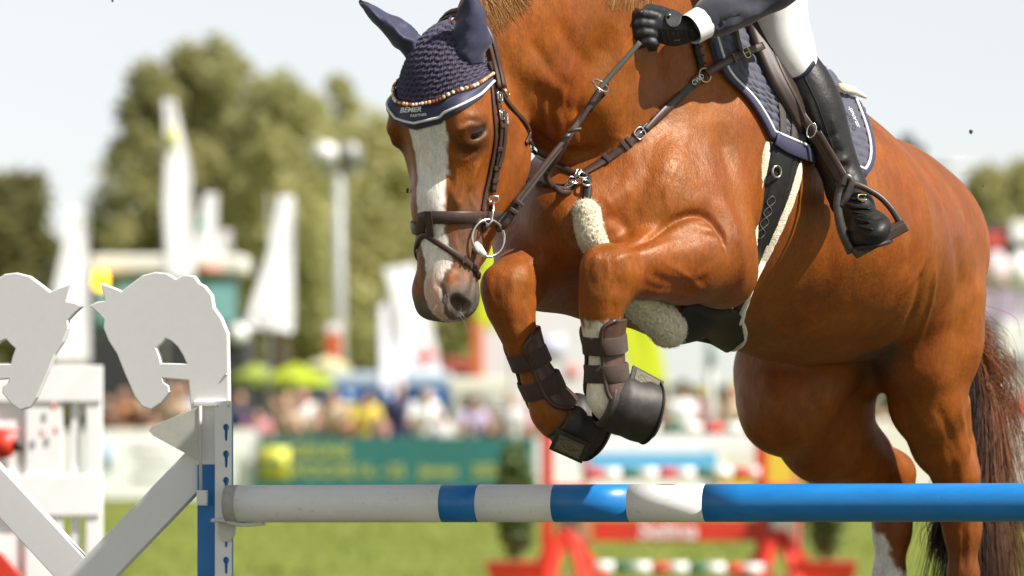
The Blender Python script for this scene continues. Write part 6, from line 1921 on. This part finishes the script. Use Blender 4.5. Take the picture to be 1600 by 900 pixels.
# ---- flags
def clothmat(nm, c):
    t = NT(nm); t.set(Base_Color=c, Roughness=.7)
    tl = t.n('ShaderNodeBsdfTranslucent'); tl.inputs['Color'].default_value = (*c, 1)
    mx = t.n('ShaderNodeMixShader'); mx.inputs[0].default_value = .45
    t.l(t.b.outputs[0], mx.inputs[1]); t.l(tl.outputs[0], mx.inputs[2]); t.l(mx.outputs[0], t.t.nodes['Material Output'].inputs['Surface'])
    return t.m
FLAGW = clothmat('flag_cloth', (.86, .85, .88))
def flag(poly, dd, pole, label, m_=FLAGW, prints=(), seed=0):
    xs = [p[0] for p in poly]
    root = empty('flag', gz(pole, dd), label, 'flag', 'tall flags behind the ring')
    # cloth: rows between left and right edge with a soft wave
    ys = np.linspace(min(p[1] for p in poly), max(p[1] for p in poly), 26); pts = np.array(poly + poly[:1], float); rows = []
    for y in ys:
        xi = []
        for (x0, y0), (x1, y1) in zip(pts[:-1], pts[1:]):
            if (y0 - y) * (y1 - y) <= 0 and y0 != y1: xi.append(x0 + (x1 - x0) * (y - y0) / (y1 - y0))
        if not xi: continue
        a, b = min(xi), max(xi)
        rows.append([D(a + (b - a) * k / 9, y, dd) + np.array((0, .75 * (a + (b - a) * k / 9 - pole) * dd / FPX + .08 * math.sin(k * .9 + y * .03 + seed) * (k / 9), 0)) for k in range(10)])
    m = MB(); n = len(rows)
    m.add(np.concatenate(rows), [(i * 10 + k, i * 10 + k + 1, (i + 1) * 10 + k + 1, (i + 1) * 10 + k) for i in range(n - 1) for k in range(9)])
    o = m.build('cloth', m_, root, True); md = o.modifiers.new('thick', 'SOLIDIFY'); md.thickness = .008
    tp = D(pole, min(p[1] for p in poly) - 4, dd + .06)
    MB().tube([(tp[0], tp[1], 0), tp], [.045, .02], 8).build('pole', GREYM, root, True)
    for (x0, y0, x1, y1, mm_) in prints: bx(root, 'print', x0, y0, x1, y1, dd - .14 + .75 * ((x0 + x1) / 2 - pole) * dd / FPX, .006, mm_, 0)
FGRN = mat('flag_green', (.10, .42, .25), .7); FYEL = mat('flag_yellow', (.58, .60, .10), .7); FRED = mat('flag_red', (.66, .10, .08), .7)
flag([(256, 156), (272, 156), (285, 215), (297, 270), (299, 360), (302, 440), (264, 440), (254, 330), (259, 250)], 108, 257, 'tallest white feather flag, with yellow green print, in front of the big tree', prints=((263, 200, 276, 235, FYEL),))
flag([(108, 326), (128, 326), (135, 400), (139, 470), (140, 570), (84, 570), (80, 480), (98, 400)], 107, 136, 'white and green flag left of the beacon', prints=((86, 450, 98, 520, mat('flag_mint', (.45, .66, .55), .7)),), seed=1)
flag([(320, 303), (339, 303), (337, 420), (302, 420), (308, 380)], 116, 338, 'small white flag with green print above the white roof', prints=((305, 345, 320, 358, FGRN), (302, 395, 308, 415, FGRN)), seed=2)
flag([(345, 360), (361, 360), (358, 418), (335, 418)], 119, 361, 'smallest grey white flag above the white roof', mat('flag_greyish', (.55, .52, .53), .7), seed=3)
flag([(436, 306), (458, 306), (458, 520), (382, 514), (395, 470), (420, 390)], 107, 420, 'wide white flag left of the floodlight mast', prints=((405, 482, 420, 494, mat('flag_cream', (.68, .64, .52), .7)),), seed=4)
flag([(600, 418), (648, 412), (672, 500), (694, 605), (622, 605), (620, 500)], 115, 655, 'big white flag with a red cross left of the muzzle', seed=5)
cf = bpy.data.objects[-1] if False else None
cr = [o for o in bpy.data.objects if o.get('label') == 'big white flag with a red cross left of the muzzle'][0]
bx(cr, 'red_cross', 660, 540, 670, 575, 114.8, .006, FRED, 0); bx(cr, 'red_cross', 648, 553, 682, 562, 114.79, .006, FRED, 0)
flag([(592, 482), (606, 470), (632, 610), (594, 610)], 113, 594, 'narrow lilac white flag before the red cross flag', mat('flag_lilac', (.68, .67, .78), .7), seed=6)
LIMEF = clothmat('lime_flag', (.60, .66, .02))
flag([(772, 320), (800, 330), (812, 420), (770, 520), (742, 500), (750, 430)], 111, 800, 'lime yellow flag between muzzle and chest', LIMEF, seed=7)
flag([(945, 440), (1000, 470), (1034, 540), (1044, 600), (985, 600), (968, 530)], 111, 968, 'lime yellow flag seen between the near foreleg and the sheepskin', LIMEF, seed=8)

# ---- floodlight masts
fm = empty('floodlight_mast', gz(528, 150), 'grey floodlight mast with round lamp heads in front of the trees', 'floodlight')
a = D(529, 262, 150); MB().tube([(a[0], a[1], 0), a], [.20, .13], 12).build('pole', mat('mast_grey', (.40, .41, .41), .45), fm, True)
bx(fm, 'bracket', 497, 262, 560, 272, 150, .3, GREYM, .02)
for x, m_ in ((508, WHITEP), (545, mat('lamp_grey', (.30, .30, .30), .4))):
    a = D(x, 243, 149.8); MB().tube([a, a + np.array((0, .35, .05))], [.36, .30], 18).build('lamp_head', m_, fm, True)
    MB().tube([a + np.array((0, -.01, 0)), a + np.array((0, .0, 0))], .30, 18).build('lens', mat('lens_pale', (.40, .40, .39), .4) if x < 520 else mat('lens_dark', (.16, .16, .16), .2), fm, True)
fr_ = empty('lighting_rig', gz(1425, 130), 'dark lighting rig with a horizontal arm rising behind the croup', 'lighting rig')
a = D(1420, 262, 130); MB().tube([(a[0], a[1], 0), a], [.15, .10], 10).build('pole', DARKM, fr_, True)
for x, y, m_ in ((1395, 232, GREYM), (1418, 222, DARKM), (1436, 238, DARKM)): bx(fr_, 'lamp', x - 10, y - 12, x + 10, y + 12, 129.7, .35, m_, .03)
bx(fr_, 'arm', 1420, 254, 1530, 262, 130, .12, GREYM, .0)

# ---- stands on the right
gs = empty('grandstand', gz(1540, 118), 'dark roofed stand with lilac awning at the right edge', 'stand')
bx(gs, 'roof', 1420, 352, 1760, 376, 118, 4, DARKM, .1); bx(gs, 'roof_front', 1400, 376, 1760, 412, 117.8, .3, mat('charcoal', (.075, .07, .075), .6), .05)
bx(gs, 'red_sign', 1533, 362, 1570, 388, 117.6, .1, mat('sign_red', (.55, .08, .06), .5), .02); bx(gs, 'white_sign', 1580, 345, 1640, 378, 117.6, .1, WHITEP, .02)
bx(gs, 'awning', 1500, 455, 1760, 500, 117.5, 1.2, mat('lilac_awning', (.42, .34, .46), .6), .04)
bx(gs, 'back_wall', 1420, 412, 1760, 780, 121, .2, mat('stand_wall', (.36, .34, .35), .7), .02)
for x in (1470, 1556, 1640, 1720): bx(gs, 'pillar', x, 412, x + 8, 780, 117.9, .2, GREYM, .01)
bx(gs, 'counter', 1500, 505, 1562, 575, 117.4, .8, mat('counter_dark', (.035, .035, .04), .6), .03)
bx(gs, 'white_cabinet', 1566, 500, 1640, 556, 117.4, .8, WHITEP, .03)
bx(gs, 'front_wall', 1420, 575, 1760, 780, 117.6, .2, mat('stand_front', (.50, .46, .44), .7), .02)
for k, (x, lab) in enumerate(((1556, 'pale pink parasol folded under the dark stand roof'), (1596, 'white folded parasol at the right edge under the dark stand roof'))):
    root = empty('folded_parasol', gz(x, 116), lab, 'parasol', 'folded parasols by the stand'); a = D(x, 392, 116); b = D(x, 452, 116)
    MB().tube([a, a * .6 + b * .4, b], [.10, .34, .30], 14).build('canopy', mat('pale_pink_cloth', (.66, .52, .54), .7) if k == 0 else WHITEP, root, True)
    MB().tube([(a[0], a[1], 0), a], .04, 8).build('pole', GREYM, root, True)

# ---- trees
BARK = mat('bark', (.09, .065, .045), .9, .3, 12, .5, 40, .01)
def leafmat(nm, c0, c1):
    t = NT(nm); at = t.n('ShaderNodeAttribute', attribute_name='tone')
    c = t.mix(at.outputs['Fac'], c0, c1)
    t.set(Base_Color=c, Roughness=.6)
    tl = t.n('ShaderNodeBsdfTranslucent'); t.l(c, tl.inputs['Color'])
    mx = t.n('ShaderNodeMixShader'); mx.inputs[0].default_value = .66
    t.l(t.b.outputs[0], mx.inputs[1]); t.l(tl.outputs[0], mx.inputs[2])
    t.l(mx.outputs[0], t.t.nodes['Material Output'].inputs['Surface'])
    return t.m
TL = [leafmat('crown_olive', (.36, .36, .17), (.56, .53, .26)), leafmat('crown_dark', (.16, .165, .065), (.32, .30, .12)), leafmat('crown_yellow', (.44, .44, .20), (.64, .61, .31))]
def tree(px, dd, ytop, ybot, wpx, label, lm, seed, n=9000, leaf=.22, lobes=16):
    rn = np.random.default_rng(seed); base = gz(px, dd); s_ = dd / FPX
    ztop = D(px, ytop, dd)[2]; zb = max(.8, D(px, ybot, dd)[2]); w = wpx * s_ / 2; hh = ztop - zb
    root = empty('tree', base, label, 'tree', 'trees beyond the show ground')
    m = MB(); trunk = [base + np.array((rn.normal() * .1 * k, rn.normal() * .1 * k, ztop * .8 * k / 6)) for k in range(7)]
    m.tube(trunk, list(np.linspace(.035 * ztop, .006 * ztop, 7)), 10); cent = []
    for k in range(lobes):
        f = (k + .5) / lobes; zz = zb + hh * (.08 + .84 * f); rad = w * (math.sin(math.pi * min(.95, .20 + .72 * f)) ** .5)
        a = k * 2.4 + rn.uniform(-.3, .3); rr2 = rad * rn.uniform(.30, .74)
        c = np.array((base[0] + math.cos(a) * rr2, base[1] + math.sin(a) * rr2, zz)); cent.append((c, max(.7, rad * rn.uniform(.34, .56))))
        t0 = trunk[min(6, int(zz / ztop * 6))]; t0 = np.array((t0[0], t0[1], max(.5, zz - rad * .7)))
        m.tube([t0, (t0 + c) / 2 + np.array((0, 0, .2)), c], [.010 * ztop, .006 * ztop, .002 * ztop], 6)
    cent.append((np.array((base[0], base[1], ztop - w * .34)), w * .34))
    m.build('trunk', BARK, root, True)
    ci = rn.integers(0, len(cent), n); C = np.array([c for c, _ in cent])[ci]; Rr = np.array([r for _, r in cent])[ci]
    dv = rn.normal(size=(n, 3)); dv /= np.linalg.norm(dv, axis=1, keepdims=True)
    P = C + dv * (Rr * rn.uniform(.15, 1.0, n) ** .45 * (1 + .22 * np.sin(dv[:, 0] * 7 + dv[:, 2] * 9 + ci)))[:, None]
    P[:, 2] = np.maximum(P[:, 2], .4)
    u = rn.normal(size=(n, 3)); u /= np.linalg.norm(u, axis=1, keepdims=True); v = np.cross(u, rn.normal(size=(n, 3))); v /= np.linalg.norm(v, axis=1, keepdims=True)
    l = leaf * rn.uniform(.6, 1.4, n)[:, None]
    V = np.stack([P - u * l, P + v * l * .45, P + u * l, P - v * l * .45], 1).reshape(-1, 3)
    tone = np.repeat(np.clip(.5 + .28 * rn.normal(size=n) + .25 * np.sin(ci * 2.1), 0, 1), 4)
    np_mesh('crown', V, np.arange(4 * n).reshape(n, 4), lm, root, False, {'tone': tone})
    return root
tree(338, 225, 52, 560, 300, 'tallest tree of the big olive clump, in its middle', TL[0], 1, 15000, .24, 26)
tree(232, 222, 90, 560, 185, 'left tree of the big olive clump beside the open sky', TL[0], 2, 9000, .22, 20)
tree(442, 218, 112, 560, 230, 'yellowish tree right of the tallest one in the clump', TL[2], 3, 9000, .22, 20)
tree(565, 230, 175, 600, 290, 'broad yellow green willow behind the floodlight mast', TL[2], 4, 12000, .24, 22)
tree(530, 300, 118, 560, 110, 'distant narrow tree top above the floodlight mast', TL[2], 5, 5000, .30, 14)
tree(10, 190, 268, 560, 190, 'dark round tree at the left edge', TL[1], 6, 10000, .20, 22)
tree(150, 240, 345, 560, 130, 'low dark tree behind the white and green flag', TL[1], 7, 6000, .22, 16)
tree(700, 235, 215, 600, 240, 'yellow green tree right of the willow, partly behind the horse\'s head', TL[2], 8, 9000, .24, 20)
tree(420, 240, 380, 640, 300, 'low dark shrubby tree at the foot of the clump', TL[1], 9, 7000, .22, 16)
tree(610, 245, 390, 640, 300, 'low olive shrubby tree right of the floodlight mast', TL[1], 10, 7000, .22, 16)
tree(1536, 260, 262, 420, 62, 'small conical tree above the dark stand roof', TL[0], 12, 4000, .24, 14)
tree(1592, 262, 252, 420, 70, 'small tree at the right edge above the stand roof', TL[0], 13, 4000, .24, 14)
# far belt of woodland that closes the horizon
rn = np.random.default_rng(31); n = 14000
x = rn.uniform(-170, 170, n); z = rn.uniform(.2, 7.5, n) ** 1.0 * (1 + .25 * np.sin(x * .21) + .15 * np.sin(x * .53)); y = 330 + rn.uniform(0, 14, n)
P = np.stack([x, y, z], 1); u = unit(np.ones(3)) * 0 + rn.normal(size=(n, 3)); u /= np.linalg.norm(u, axis=1, keepdims=True); v = np.cross(u, rn.normal(size=(n, 3))); v /= np.linalg.norm(v, axis=1, keepdims=True)
V = np.stack([P - u * .8, P + v * .5, P + u * .8, P - v * .5], 1).reshape(-1, 3)
o = np_mesh('woodland', V, np.arange(4 * n).reshape(n, 4), TL[1], None, False, {'tone': np.repeat(rn.uniform(0, 1, n), 4)})
tag(o, 'far belt of dark trees along the horizon', 'woodland', kind='stuff')
